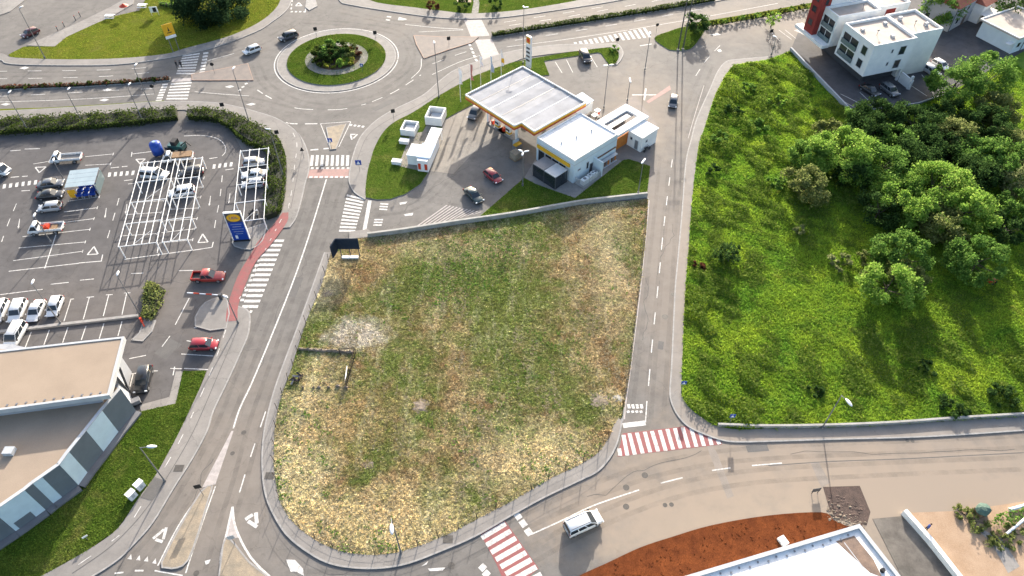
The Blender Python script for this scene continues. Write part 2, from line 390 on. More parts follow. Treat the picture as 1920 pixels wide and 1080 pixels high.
# around the meadow east of the straight road
E_OUT = [(1440,107),(1385,112),(1362,116),(1346,134),(1331,168),(1307,222),(1296,262),(1286,305),(1279,395),(1271,485),(1266,540),(1263,602),(1259,690),(1256,735),(1260,758),(1272,781),(1292,801),(1322,815),(1355,826),(1385,829),(1440,828),(1565,824),(1740,819),(1940,806)]
E_IN = [(1440,113),(1388,121),(1370,129),(1353,155),(1337,190),(1321,240),(1311,270),(1302,332),(1296,395),(1291,470),(1286,530),(1281,627),(1279,690),(1277,735),(1281,748),(1293,766),(1315,783),(1340,798),(1385,806),(1440,804),(1565,802),(1680,797),(1790,789),(1940,780)]
walk('sidewalk_meadow', E_OUT, E_IN)
# west of the west road, supermarket side
walk('sidewalk_supermarket', [(446,575),(467,586),(466,625),(450,665),(425,720),(400,772),(388,810),(360,862),(325,917),(287,980),(250,1022),(220,1051),(172,1082),(120,1110)],
     [(424,583),(422,615),(406,660),(390,695),(370,740),(337,810),(312,857),(290,895),(258,938),(220,993),(162,1034),(76,1082),(20,1110)])
# south pavement of the avenue and round the hedge corner
walk('sidewalk_avenue', [(-40,211),(100,204),(200,198),(310,191),(400,193),(450,202),(480,210),(517,222),(547,240),(565,259),(576,283),(580,305),(578,325),(572,345),(566,372),(556,407),(543,427)],
     [(-40,228),(100,220),(200,215),(335,207),(352,208),(405,209),(440,218),(480,235),(510,249),(528,270),(537,300),(537,345),(533,380),(528,398),(521,412),(512,423),(508,430)])
# lawn peninsula of the station, pavement first
w_st = walk('sidewalk_station', [(685,374),(666,362),(656,345),(655,330),(659,305),(664,287),(670,270),(680,252),(705,227),(737,207),(792,180),(825,152),(855,131),(905,113),(942,101),(997,90),(1060,84),(1135,83),(1157,83),(1168,98),(1164,112),(1156,122)],
     [(686,371),(685,360),(686,348),(688,330),(691,315),(697,295),(703,276),(720,247),(742,228),(775,211),(820,182),(855,162),(892,142),(960,118),(995,107),(1085,96),(1135,90),(1146,90),(1158,97),(1160,108),(1155,118),(1150,121)])
lawn_st = slab('lawn_station', smooth(GP([(686,371),(686,348),(691,315),(703,276),(720,247),(742,228),(775,211),(820,182),(892,142),(960,118),(1085,96),(1146,90),(1160,100),(1160,112),(1154,121),(1142,122)]), 3)+GP([(1127,101),(1121,99),(1020,115),(1030,141),(1000,145),(960,140),(889,195),(860,210),(840,221),(833,225),(803,324),(788,346),(761,364),(732,374),(708,375)]), -0.02, 0.11, m_lawn, kind='structure', side=m_kerb)
lawn_se = slab('lawn_station_corner', GP([(897,409),(983,334),(1003,345),(1078,372),(1168,301),(1179,299),(1219,312),(1213,366),(1085,380),(960,402)]), -0.02, 0.10, m_lawn, kind='structure', side=m_kerb)
slab('pavement_station_shop', GP([(983,334),(1003,300),(1160,300),(1168,303),(1080,372),(1052,377)]), -0.02, 0.08, m_conc, kind='structure')
# north-west lawn, its pavement and pale path
NW_E = [(12,104),(30,109),(125,112),(225,110),(310,102),(345,92),(425,70),(480,46),(512,22),(527,-2),(540,-50)]
walk('sidewalk_roundabout', [(-30,110),(2,113),(12,119),(50,122),(150,123),(225,121),(310,110),(400,90),(480,60),(512,40),(537,20),(547,-2),(556,-50)], [(-30,98),(4,101)]+NW_E)
slab('lawn_northwest', smooth(GP([(16,103)]+NW_E[1:]), 4)+GP([(300,-50),(262,20),(207,33),(175,47),(125,70),(103,88),(45,88)]), -0.02, 0.10, m_lawn_y, kind='structure', side=m_kerb)
slab('path_pale', GP([(50,86),(103,88),(125,70),(175,47),(207,33),(250,8),(262,-40),(240,-40),(232,0),(205,15),(150,42),(100,64)]), -0.02, 0.12, m_conc, kind='structure')
slab('path_corner', GP([(-30,40),(20,22),(48,0),(60,-40),(-30,-40)]), -0.02, 0.12, m_conc, kind='structure')
# north lawn with its pavement
N_IN = [(670,-40),(690,0),(780,15),(830,21),(880,26),(960,21),(1035,10),(1097,-2),(1200,-28)]
w_n = walk('sidewalk_north', [(620,-40),(636,0),(660,10),(755,25),(830,34),(900,35),(960,31),(1060,17),(1160,1),(1260,-20)], N_IN)
slab('lawn_north', smooth(GP(N_IN), 4)+GP([(1200,-60),(670,-60)]), -0.02, 0.11, m_lawn, kind='structure', side=m_kerb)
slab('path_north', GP([(884,27),(888,5),(882,-20),(892,-20),(899,6),(897,25)]), 0.0, 0.125, m_conc, kind='structure')
flat('brick_terrace', GP([(845,-25),(858,5),(884,5),(880,-25)]), m_kred, 0.125, kind='structure')
# island lawn beside the avenue
slab('lawn_island', smooth(GP([(1227,72),(1256,59),(1284,51),(1321,49),(1316,66),(1299,89),(1284,95),(1261,95),(1249,91)]), 4, True), -0.02, 0.12, m_lawn, kind='structure', side=m_kerb)
slab('verge_avenue', GP([(1283,48),(1322,40),(1420,24),(1520,6),(1600,-8),(1600,-2),(1520,14),(1420,34),(1322,49)]), -0.02, 0.10, m_lawn_y, kind='structure', side=m_kerb)
slab('verge_west', GP([(-30,206),(100,202),(200,196),(308,189),(308,192),(200,199),(100,205),(-30,210)]), -0.02, 0.10, m_lawn_y, kind='structure')
# supermarket lawn
slab('lawn_supermarket', GP([(344,696),(387,696),(370,740),(337,810),(312,857),(290,895),(258,938),(220,993),(162,1034),(76,1082),(20,1110),(-60,1110),(-60,1060),(0,1020),(87,955),(162,905),(240,800),(264,772),(330,757)]), -0.02, 0.09, m_lawn, kind='structure')
# dry field and meadow
field_P = smooth(GP(F_IN), 4)+GP([(1166,785),(1173,745),(1182,690),(1192,602),(1203,515),(1212,432),(1215,374),(1085,386),(960,408),(855,423),(690,446),(640,452)])
slab('dry_field', field_P, -0.02, 0.10, m_field, kind='structure')
mead_P = smooth(GP(E_IN), 4)+GP([(1990,775),(1990,60),(1935,88),(1780,175),(1720,196),(1592,213),(1481,97)])
slab('meadow', mead_P, -0.02, 0.10, m_meadow, kind='structure')
# building site in the south-east
slab('red_earth', smooth(GP([(1040,1112),(1080,1083),(1140,1055),(1200,1027),(1260,1007),(1335,985),(1440,967),(1540,961),(1562,975)]), 4)+GP([(1615,1000),(1600,1120)]), -0.02, 0.06, m_earth, kind='structure')
flat('sandy_yard', GP([(1690,962),(1800,958),(1990,930),(1990,1120),(1830,1120)]), m_sand, 0.02, kind='structure')

# ---------------------------------------------------------------- roundabout
_c = [G(538,115), G(640,64), G(724,100), G(620,162)]
_A = np.array([[2*p.x, 2*p.y, 1] for p in _c]); _s = np.linalg.lstsq(_A, np.array([p.x**2+p.y**2 for p in _c]), rcond=None)[0]
RC = Vector((_s[0], _s[1], 0)); RR = math.sqrt(_s[2]+RC.x**2+RC.y**2)
def ring(r, n=72): return [RC+Vector((r*math.cos(2*math.pi*k/n), r*math.sin(2*math.pi*k/n), 0)) for k in range(n)]
isl = slab('roundabout_apron', ring(RR*1.17), -0.02, 0.07, m_conc, kind='structure')
curb('kerb', ring(RR*1.18)+[ring(RR*1.18)[0]], 0.25, -0.02, 0.09, m_kerb, isl)
slab('roundabout_lawn', ring(RR*0.985), 0.0, 0.20, m_lawn, kind='structure', side=m_kerb)
slab('roundabout_paving', ring(RR*0.63), 0.0, 0.24, m_walk, kind='structure', side=m_kerb)
slab('planting_bed', [p+Vector((0.1,0.2,0)) for p in ring(RR*0.46)], 0.0, 0.30, m_bed, kind='structure')
ribbon('edge_line', ring(RR*1.235)+ring(RR*1.235)[:1], 0.22, Z2, m_white, road)

# ---------------------------------------------------------------- traffic islands
def island(name, px, m, k=m_kerb, h=0.14, sm=3):
    P = smooth(GP(px), sm, True) if sm else GP(px)
    o = slab(name, P, -0.02, h-0.01, m, kind='structure'); curb('kerb', P+[P[0]], 0.20, -0.02, h, k, o); return o
island('traffic_island_south', [(398,911),(378,922),(340,985),(304,1055),(313,1065),(333,1065),(353,1051),(372,1000),(391,937)], m_pave, sm=2)
island('traffic_island_triangle', [(424,1010),(441,1021),(467,1054),(505,1084),(520,1112),(420,1112),(416,1045)], m_pave, sm=2)
island('traffic_island_mouth', [(612,240),(649,233),(630,280),(620,281)], m_pave, sm=0)
island('traffic_island_west', [(360,140),(400,133),(465,120),(475,151),(400,151),(360,151)], m_isl, m_kred, sm=0)
island('traffic_island_east', [(776,67),(830,70),(898,70),(885,80),(840,94),(795,110),(781,84)], m_isl, m_kred, sm=0)
island('traffic_island_north', [(578,-10),(590,-4),(595,12),(580,20),(573,14)], m_kerb, sm=0)
island('median_west', [(-30,163),(150,158),(320,146),(320,152),(150,164),(-30,170)], m_pave, sm=0)
island('median_east', [(922,67),(1085,39),(1260,11),(1340,-3),(1420,-18),(1420,-12),(1340,3),(1260,17),(1085,45),(924,70)], m_pave, sm=0)
island('wheel_stop_island', [(248,638),(262,625),(272,598),(292,602),(285,622),(268,640)], m_conc, sm=0)
island('kerb_tongue', [(367,612),(376,578),(398,562),(426,562),(424,616)], m_walk, sm=2)
island('totem_island', [(437,450),(440,462),(470,468),(492,452),(498,430),(495,420),(440,440)], m_walk, sm=2)

# ---------------------------------------------------------------- painted markings
_zk = [0]
def dz():
    _zk[0] = (_zk[0]+1) % 36; return _zk[0]*1e-4
def line(px, w_=0.15, dash=None, m=m_white, parent=road, z=Z2, name='lane_marking', sm=4):
    P = smooth(GP(px), sm) if len(px) > 2 else GP(px)
    return ribbon(name, P, w_, z+dz(), m, parent, dash)
def quad(px, m=m_white, parent=road, z=Z2, name='painted_area'): return flat(name, GP(px), m, z+dz(), parent)
def bar(a, b, w_, m=m_white, parent=road, z=Z2, name='zebra_stripe'):
    A, B = G(*a), G(*b); d = (B-A).normalized(); n = Vector((-d.y, d.x, 0))*w_/2
    return flat(name, [A+n, B+n, B-n, A-n], m, z+dz(), parent)
def lerp(a, b, t): return (a[0]+(b[0]-a[0])*t, a[1]+(b[1]-a[1])*t)
def zebra(a0, a1, b0, b1, n, duty=0.5, m=m_white, z=Z2, parent=road):
    """stripes between edge a0-a1 and edge b0-b1"""
    A0, A1, B0, B1 = G(*a0), G(*a1), G(*b0), G(*b1)
    for k in range(n):
        t0 = (k+0.5-duty/2)/n; t1 = (k+0.5+duty/2)/n
        flat('zebra_stripe', [A0.lerp(A1, t0), A0.lerp(A1, t1), B0.lerp(B1, t1), B0.lerp(B1, t0)], m, z, parent)
# west road
line([(612,336),(580,440),(545,540),(480,700),(450,765),(436,808)], 0.22)
quad([(434,808),(438,808),(404,908),(379,914)], m_palered)
line([(502,760),(472,850),(444,940)], 0.16, (2.2, 2.6))
quad([(436,950),(441,985),(448,1008),(434,1010),(424,1007)], m_palered)
line([(436,950),(425,1000),(414,1045),(416,1095)], 0.25); line([(436,950),(442,990),(470,1045),(515,1090)], 0.25)
line([(376,925),(335,985),(292,1068)], 0.16); line([(404,912),(385,965),(356,1050),(346,1082)], 0.16); line([(290,1070),(346,1080)], 0.16)
for a in [(243,1045),(259,1047),(274,1049),(289,1053)]: quad([(a[0]-4,a[1]+3),(a[0]+4,a[1]+4),(a[0]+3,a[1]-6)])
line([(215,1075),(236,1073)], 0.2); line([(253,1070),(273,1070)], 0.2)
def giveway(a, b, c, w_=0.22): line([a, b], w_); line([b, c], w_); line([c, a], w_)
giveway((287,1010),(312,989),(305,1016), 0.35); giveway((460,974),(480,961),(482,988), 0.45)
quad([(536,1049),(553,1050),(568,1066),(570,1080),(556,1072),(545,1072)]); quad([(790,1062),(803,1052),(800,1058)]); quad([(802,1066),(835,1064),(830,1070),(806,1071)])
quad([(384,1052),(395,1049),(392,1056),(386,1059)])
line([(472,582),(466,590)], 0.4)
# zebra across the supermarket entrance, red bicycle path beside it
bike = flat('bicycle_path', smooth(GP([(530,400),(510,426),(484,454),(474,472),(450,511),(437,543),(426,580),(424,604)]), 3)+smooth(GP([(446,602),(447,574),(460,536),(480,492),(507,461),(538,418),(541,399)]), 3), m_red, 0.135, kind='structure')
for k in range(9):
    t = k/9; a = lerp((524,412),(438,575), t); b = lerp((524,412),(438,575), t+0.045); line([(a[0]+4,a[1]),(b[0]+4,b[1])], 0.12, z=0.142, parent=bike)
zebra((505,447),(452,580),(534,447),(482,580), 14, 0.5)
for k in range(13):
    t = k/13; a = lerp((497,452),(447,572), t); bar(a, (a[0]+7, a[1]-0.5), 0.5)
# zebras at the roundabout's south mouth
zebra((581,291),(657,291),(579,311),(656,311), 8, 0.55)
quad([(578,318),(655,316),(656,332),(577,334)], m_pink)
for k in range(8): bar((583+k*9.6,315.5),(588+k*9.6,315.5),0.5,z=Z3); bar((580+k*9.6,332),(586+k*9.6,332),0.5,z=Z3)
line([(577,282),(618,278)], 0.4, (1.6, 1.0))
line([(601,232),(620,280)], 0.14); line([(658,228),(634,278)], 0.14); line([(601,232),(658,228)], 0.14)
for k in range(4): bar((656+k*7.5,234+k*1.0),(660+k*7.5,235+k*1.0),0.6)
giveway((657,252),(670,252),(660,262), 0.3)
line([(533,228),(548,232),(600,232)], 0.3, (2.2, 1.8))
zebra((651,363),(635,436),(684,371),(665,436), 11, 0.52)
quad([(690,376),(697,376),(687,431),(680,431)], m_white)
for k in range(3): bar((713-k*1,382+k*5),(728-k*1,383+k*5),0.35); bar((702-k,412+k*5),(718-k,412+k*5),0.35)
quad([(749,380),(764,378),(760,382),(750,384)]); quad([(757,402),(775,399),(773,404),(760,405)])
zebra((770,430),(890,402),(835,384),(905,398), 11, 0.42, m_palered)
# avenue west of the roundabout
zebra((343,103),(330,140),(375,98),(364,141), 8, 0.5)
zebra((321,155),(311,188),(360,152),(351,188), 6, 0.5)
for k in range(7): bar((386-k*1.2,98+k*6),(386-k*1.2,101.5+k*6),1.1)
for k in range(7): bar((310-k*2,157+k*5),(309-k*2,160+k*5),1.2)
quad([(323,148),(362,146),(360,152),(321,154)], m_palered)
line([(-30,134),(60,133),(200,131),(320,124)], 0.15, (3, 4.5)); line([(-30,148),(60,147),(200,143),(300,134)], 0.15, (3, 4.5))
line([(-30,182),(100,176),(200,170),(290,166)], 0.15, (3, 4.5)); line([(-30,192),(100,188),(200,183),(290,176)], 0.15)
line([(385,115),(440,100)], 0.15); line([(365,172),(410,176),(470,180)], 0.15)
for a in [(45,127),(200,168),(195,187),(430,162),(10,195),(470,195)]: quad([(a[0]-9,a[1]+1),(a[0]+2,a[1]-2),(a[0]+10,a[1]),(a[0]+1,a[1]+3)])
for k in range(4): bar((447+k*6,170-k*6),(452+k*6,168-k*6),0.5)
line([(540,200),(575,205),(640,205),(690,194)], 0.18, (4,3)); line([(690,194),(740,172),(790,140)], 0.18, (2.5,2)); line([(480,167),(500,180),(520,190)], 0.25, (2,1.2))
line([(790,110),(788,130),(770,148)], 0.15)
# avenue east of the roundabout
zebra((870,39),(884,68),(903,38),(918,66), 7, 0.72, m_palered); quad([(870,38),(903,37),(918,67),(883,69)], m_palered, z=Z1)
quad([(890,75),(922,73),(936,103),(906,112)], m_palered, z=Z1); zebra((890,75),(906,112),(922,73),(936,103), 8, 0.7, m_palered)
for k in range(5): bar((879+k*3,85+k*7),(883+k*3,84+k*7),1.0)
line([(760,46),(820,52),(870,55)], 0.18); line([(785,60),(870,56)], 0.15)
line([(800,124),(850,105),(890,92)], 0.15, (3,3)); line([(810,140),(860,117),(900,104)], 0.15)
line([(940,50),(1060,32),(1160,14),(1260,-4)], 0.15, (3,4.5)); line([(930,44),(1060,24),(1160,8)], 0.15, (3,4.5))
line([(950,78),(1080,58),(1200,38),(1320,16)], 0.15, (3,4.5)); line([(950,88),(1060,74),(1180,56)], 0.15); line([(1180,56),(1320,32),(1460,6)], 0.15)
quad([(748,32),(764,36),(756,38),(746,38)]); quad([(726,30),(734,31),(733,33),(725,32)]); quad([(724,36),(732,37),(731,39),(723,38)])
line([(548,0),(546,18)], 0.3, (1,0.8)); giveway((554,11),(566,11),(560,5), 0.35); line([(575,0),(572,25)], 0.2)
for k in range(4): bar((545+k*8,22),(549+k*8,22),0.6)
for k in range(15):
    t = k/14; a = lerp((1078,81),(1208,58), t); ln = 4+8*t
    bar((a[0],a[1]-ln*0.45),(a[0]+3+8*t, a[1]+ln), 0.62)
# station front and side road
for x0, y0, x1, y1 in [(1062,112,1074,136),(1041,116,1054,137),(1105,102,1120,126)]: bar((x0,y0),(x1,y1),0.14,name='bay_line')
bar((1185,178),(1235,178),0.35); bar((1211,166),(1208,188),0.35); line([(1200,86),(1225,82)],0.3)
quad([(1212,190),(1256,160),(1258,168),(1216,194)], m_pink)
line([(1355,80),(1325,112),(1302,146)], 0.15, (3,3)); line([(1320,160),(1303,215),(1290,260)], 0.12, m=m_palered)
quad([(1344,94),(1350,92),(1354,96),(1348,98)]); quad([(1330,65),(1345,62),(1352,65),(1340,67)])
for x0,y0,x1,y1 in [(1446,60,1462,77),(1460,56,1484,74),(1472,56,1492,72)]: bar((x0,y0),(x1,y1),0.14,name='bay_line')
quad([(1488,57),(1508,52),(1512,68),(1500,62)], m_palered)
# straight road
line([(1262,290),(1255,340),(1244,430),(1235,525),(1224,632),(1214,745)], 0.15, (2.6,3.0))
line([(1213,752),(1210,796)], 0.15); bar((1168,798),(1210,793), 0.75, name='stop_line')
line([(1217,375),(1211,440),(1203,520),(1193,604),(1182,692),(1174,748),(1170,792)], 0.22, m=m_palered)
for k in range(4): bar((1178+k*8,758),(1180+k*8,766),0.4); bar((1177+k*8,770),(1179+k*8,774),0.4)
# red and white zebra at the east junction
def zz(x, y): return (1140+x/6.75, 740+y/6.75)
quad([zz(185,490),zz(1030,395),zz(1210,470),zz(1440,600),zz(1440,630),zz(120,785)], m_red)
for tx,ty,bx,by in [(140,680,155,775),(195,510,245,770),(270,490,340,760),(365,480,440,745),(465,470,535,730),(555,460,635,720),(655,450,730,710),(750,435,825,695),(845,425,920,680),(945,415,1020,670),(1045,400,1120,660),(1160,465,1215,650),(1285,540,1312,640),(1385,575,1412,627)]:
    bar(zz(tx,ty), zz(bx,by), 0.52, z=Z3)
# red and white zebra at the bottom
quad([(899,998),(945,974),(1003,1056),(1010,1066),(955,1112),(930,1056)], m_red)
for k in range(9):
    a = (903+9.0*k, 1009+13.5*k); b = (948+9.6*k, 982+13.5*k); bar(a, b, 0.62, z=Z3)
for a in [(971,968),(981,982),(991,998)]: bar((a[0]-4,a[1]-6),(a[0]+4,a[1]+5),0.8)
for a in [(905,1064),(912,1076)]: bar((a[0]-4,a[1]-4),(a[0]+4,a[1]+4),0.8)
# south road centre line
line([(996,1002),(1060,973),(1115,947),(1200,918)], 0.17); line([(1239,906),(1282,895)], 0.17); line([(1335,882),(1372,877)], 0.17); line([(1410,873),(1470,868)], 0.17)
line([(1440,873),(1560,865),(1700,860),(1930,848)], 0.10, m=m_patch)
quad([(1520,868),(1535,866),(1556,905),(1540,915)], m_lightpatch, z=Z1)
quad([(1315,800),(1330,850),(1364,935),(1376,930),(1345,850)], m_lightpatch, z=Z1)
# bicycle line on the pavements
line([(427,610),(410,660),(389,715),(356,790),(330,842),(300,893),(262,955),(235,995),(190,1030),(140,1065)], 0.10, (1.4,2.2), z=0.135)
line([(447,610),(440,632),(410,702),(363,810),(310,902),(282,945),(245,990),(200,1032),(130,1080)], 0.10, m=m_patch, z=0.135)
line([(547,245),(557,270),(553,310),(547,360),(540,395)], 0.10, (1.4,2.2), z=0.135)
line([(530,222),(553,243),(567,270),(562,310),(552,360),(545,395)], 0.10, m=m_patch, z=0.135)
line([(670,300),(690,255),(730,225),(800,190),(860,145),(940,112)], 0.10, m=m_patch, z=0.135)
quad([(264,934),(290,895),(310,902),(286,940)], m_patch, z=0.135)
# manholes
for x, y, r in [(1174,914,.42),(1209,891,.42),(1174,950,.4),(1280,340,.4),(1262,552,.35),(457,811,.35),(436,850,.3),(846,1060,.4),(1247,947,.3),(1259,946,.3),(1701,826,.25),(1711,827,.25),(368,1075,.35),(1247,594,.5),(630,375,.3)]:
    c = G(x, y); flat('manhole_cover', [c+Vector((r*math.cos(a), r*math.sin(a), 0)) for a in [k*math.pi/6 for k in range(12)]], m_iron, Z2, road)
for x, y in [(1315,772),(506,893),(840,1012),(336,879)]:
    c = G(x, y); flat('drain_grate', [c+Vector(v) for v in ((-.6,-.5,0),(.6,-.5,0),(.6,.5,0),(-.6,.5,0))], m_iron, 0.13, w_field)
# ---- car park lines
def L4(x, y, ox=0, oy=270): return (ox+x/4, oy+y/4)
def bay(a, b, tee=True):
    bar(a, b, 0.13, parent=lot, name='bay_line')
    if tee: bar((b[0]+0.8,b[1]-2.6),(b[0]-0.8,b[1]+2.6),0.13,parent=lot,name='bay_line',z=Z3)
for a, b in [((100,875),(620,805)),((140,780),(640,735)),((170,695),(675,640)),((480,588),(705,560)),((480,510),(730,478)),((510,430),(745,395)),((640,160),(830,150)),((640,95),(850,75)),((250,150),(370,130)),((940,865),(1190,830))]: bay(L4(*a), L4(*b))
for a, b in [((1300,255),(1530,255)),((1290,335),(1520,322)),((1275,410),(1505,398)),((1265,490),(1490,480)),((1050,590),(1478,560)),((1210,665),(1462,636)),((1180,745),(1445,718)),((960,300),(1260,268)),((970,440),(1230,425)),((940,530),(1210,512)),((900,690),(1180,672))]: bay(L4(*a), L4(*b))
for a, b in [((65,955),(590,895)),((590,893),(765,878)),((760,878),(770,830)),((420,680),(335,935)),((930,865),(1440,797)),((1430,800),(1590,775)),((1590,775),(1600,735)),((990,75),(1150,55)),((985,95),(990,60)),((1190,750),(1180,820)),((600,1022),(705,1012)),((380,1052),(515,1038)),((1340,950),(1450,948)),((985,972),(1075,968)),((75,52),(155,46)),((185,38),(300,35))]: bar(L4(*a), L4(*b), 0.16, parent=lot, name='bay_line')
for (a,b,c) in [((1520,675),(1485,740),(1560,735)),((705,770),(655,830),(735,825)),((265,175),(345,172),(295,215)),((1020,115),(1090,112),(1050,148))]:
    A, B, C_ = L4(*a), L4(*b), L4(*c)
    for p, q in ((A,B),(B,C_),(C_,A)): bar(p, q, 0.22, parent=lot, name='giveway_line')
for pts in [[(1755,150),(1585,172)],[(1020,215),(800,232)],[(290,285),(10,320)]]:
    a, b = L4(*pts[0]), L4(*pts[1]); n = max(3, int(abs(a[0]-b[0])/10.5))
    for k in range(n):
        c = lerp(a, b, (k+.5)/n); bar((c[0]+0.6,c[1]-4),(c[0]-0.8,c[1]+4),0.5,parent=lot)
for a, b in [((1570,110),(1690,92)),((1690,195),(1790,180)),((830,180),(970,165)),((930,275),(1040,262)),((160,352),(275,345)),((80,250),(215,240))]: line([L4(*a), L4(*b)], 0.18, (1.2,0.8), parent=lot)
for pts in [[(1670,210),(1650,400),(1620,560),(1600,690)],[(900,380),(850,560),(790,760)],[(135,420),(60,600),(10,740)]]: line([L4(*p) for p in pts], 0.13, (2.0,2.2), parent=lot)
for a in [(1572,430),(790,520),(1718,410),(945,490),(140,600)]:
    x, y = L4(*a); quad([(x-1,y+9),(x-2.4,y+4),(x-1,y+5),(x+1.4,y-10),(x+2.4,y-10),(x+0.8,y+5),(x+2,y+4.5)], parent=lot)
line([(345,255),(380,254),(408,260),(421,272),(423,284),(415,294)], 0.13, parent=lot)
def L5(x, y): return L4(x, y, 0, 540)
for a, b in [((530,90),(480,250)),((670,70),(625,235)),((815,55),(775,210)),((950,40),(915,200)),((1100,22),(1070,110)),((915,250),(885,360)),((780,265),(745,380)),((645,285),(610,390)),((510,295),(470,410)),((370,315),(330,425)),((235,330),(190,445)),((1420,75),(1315,275)),((1360,495),(1600,510)),((1380,603),(1560,612)),((1310,590),(1298,655)),((1278,603),(1365,606)),((1000,640),(975,740)),((965,648),(1040,636)),((1140,622),(1185,622)),((1400,395),(1430,400)),((1455,300),(1490,290)),((525,85),(555,82)),((650,70),(705,66)),((795,52),(845,50)),((930,38),(980,36)),((1275,360),(1215,440)),((1095,505),(970,530)),((320,10),(0,50))]: bar(L5(*a), L5(*b), 0.14, parent=lot, name='bay_line')
mbk = slab('wheel_stop_wall', [G(*L5(0,345)),G(*L5(-120,362)),G(*L5(-120,344)),G(*L5(0,325)),G(*L5(1040,205)),G(*L5(1040,222))], 0.0, 0.35, m_kerb)
tag(mbk, 'long low white concrete kerb wall between two rows of parking bays', 'kerb wall')
# office yard bays
for x0,y0,x1,y1 in [(1562,178,1602,202),(1576,176,1620,198),(1612,173,1630,190),(1700,155,1738,180),(1728,140,1752,168)]: bar((x0,y0),(x1,y1),0.14,parent=yard,name='bay_line')

# darkened wheel tracks worn into the lanes
def bandmat():
    m, t, b = newmat('tyre_polished_asphalt'); out = [n for n in t.nodes if n.type == 'OUTPUT_MATERIAL'][0]; p = pos(t)
    b.inputs['Base Color'].default_value = (0.075,0.070,0.067,1); b.inputs['Roughness'].default_value = .75
    tr = N(t, 'ShaderNodeBsdfTransparent'); mx = N(t, 'ShaderNodeMixShader'); f = ramp(t, noise(t, 0.35, 6, .7, p), [(0.36, 0.0), (0.70, 0.22)])
    t.links.new(f, mx.inputs[0]); t.links.new(tr.outputs[0], mx.inputs[1]); t.links.new(b.outputs[0], mx.inputs[2]); t.links.new(mx.outputs[0], out.inputs[0]); return m
m_band = bandmat()
def tracks(px, off=0.0):
    P = smooth(GP(px), 4)
    for d in (-.85, .85): ribbon('wheel_track', offset(P, d+off), .65, Z1+.0005+dz()*.4, m_band, road)
tracks([(596,330),(560,440),(520,540),(460,690),(425,780),(380,870),(300,1000),(230,1075)]); tracks([(632,345),(602,440),(570,530),(515,690),(480,790),(450,900),(418,1000),(395,1080)])
tracks([(1246,300),(1228,480),(1212,640),(1196,780)]); tracks([(1272,300),(1258,420),(1248,560),(1238,700),(1232,790)])
tracks([(560,1085),(700,1085),(830,1055),(960,990),(1100,925),(1250,875),(1420,850),(1700,838),(1930,828)]); tracks([(980,1050),(1100,985),(1250,925),(1400,895),(1600,882),(1930,868)])
tracks([(-30,140),(150,138),(300,130),(420,108),(500,75),(560,40)]); tracks([(-30,187),(150,180),(300,171),(400,172),(480,190),(560,210)]); tracks([(480,120),(500,160),(560,192),(640,200),(720,175),(780,130),(830,105),(960,84),(1150,52),(1320,24)]); tracks([(560,40),(650,45),(740,60),(770,90),(760,130),(710,165)]); tracks([(640,20),(740,42),(860,48),(960,42),(1150,12)])
tracks([(1330,120),(1300,190),(1278,260)]); tracks([(700,400),(790,380),(860,300),(880,240)])
for x0,y0,x1,y1,wd in [(560,520,545,556,1.6),(1400,842,1440,839,1.0),(660,1085,720,1083,1.2),(330,640,300,668,2.4),(60,480,110,474,2.0),(700,206,738,188,1.5),(1240,640,1238,655,.8)]: bar((x0,y0),(x1,y1),wd,m_patch,z=Z1+.001,name='asphalt_repair')

m_crack = mat('crack_sealant', (0.06,0.057,0.055), (0.085,0.08,0.077), 2.0, rough=0.9)
_rc = random.Random(77)
for (a, b) in [((575,470),(548,540)),((530,560),(470,700)),((1205,520),(1190,640)),((1262,420),(1252,520)),((1100,930),(1330,868)),((1480,845),(1900,832)),((620,1078),(800,1068)),((400,860),(350,940)),((150,178),(300,164)),((640,215),(760,150)),((860,110),(1040,75)),((40,470),(210,455)),((180,640),(330,620)),((300,520),(420,505)),((20,400),(60,370)),((330,660),(400,560)),((760,395),(880,310)),((1200,130),(1300,90)),((1380,80),(1480,85))]:
    n = 14; P = [G(*lerp(a, b, k/n)) for k in range(n+1)]; d = (P[-1]-P[0]).normalized(); nn = Vector((-d.y,d.x,0)); off = 0.0; Q = []
    for q in P: off += _rc.gauss(0,.28); Q.append(q+nn*off)
    ribbon('crack', Q, .06, Z1+.0025+dz()*.4, m_crack, road)
# =================================================================== BUILDINGS
m_wall_w = mat('render_white', (0.74,0.73,0.71), (0.64,0.64,0.63), 0.5, fine=0.05)
m_wall_b = mat('cladding_pale_blue', (0.56,0.64,0.68), (0.50,0.58,0.62), 0.7, rough=0.5)
m_roof_w = mat('roof_membrane_white', (0.74,0.73,0.715), (0.52,0.50,0.475), 0.55, fine=0.08, lo=0.45, hi=0.78, rough=0.9, spec=0.1)
m_roof_b = mat('roof_gravel_beige', (0.31,0.24,0.178), (0.26,0.20,0.148), 0.25, fine=0.08, lo=0.3, hi=0.7)
m_roof_g = mat('roof_stained_gravel', (0.42,0.355,0.30), (0.33,0.265,0.215), 0.35, fine=0.07, lo=0.4, hi=0.75)
m_canopy = mat('canopy_sheet', (0.34,0.34,0.355), (0.27,0.27,0.28), 0.45, rough=0.9, spec=0.08, fine=0.08)
m_yel = mat('sign_yellow', (0.72,0.40,0.02), (0.66,0.34,0.02), 1.0, rough=0.4)
m_redp = mat('sign_red', (0.52,0.05,0.02), (0.46,0.05,0.02), 1.0, rough=0.4)
m_dkgrey = mat('dark_grey_metal', (0.055,0.057,0.062), (0.07,0.07,0.075), 1.0, rough=0.5)
m_midgrey = mat('mid_grey_metal', (0.19,0.19,0.20), (0.15,0.15,0.16), 0.9, rough=0.5)
m_ltgrey = mat('light_grey_metal', (0.45,0.46,0.47), (0.38,0.39,0.40), 0.9, rough=0.45)
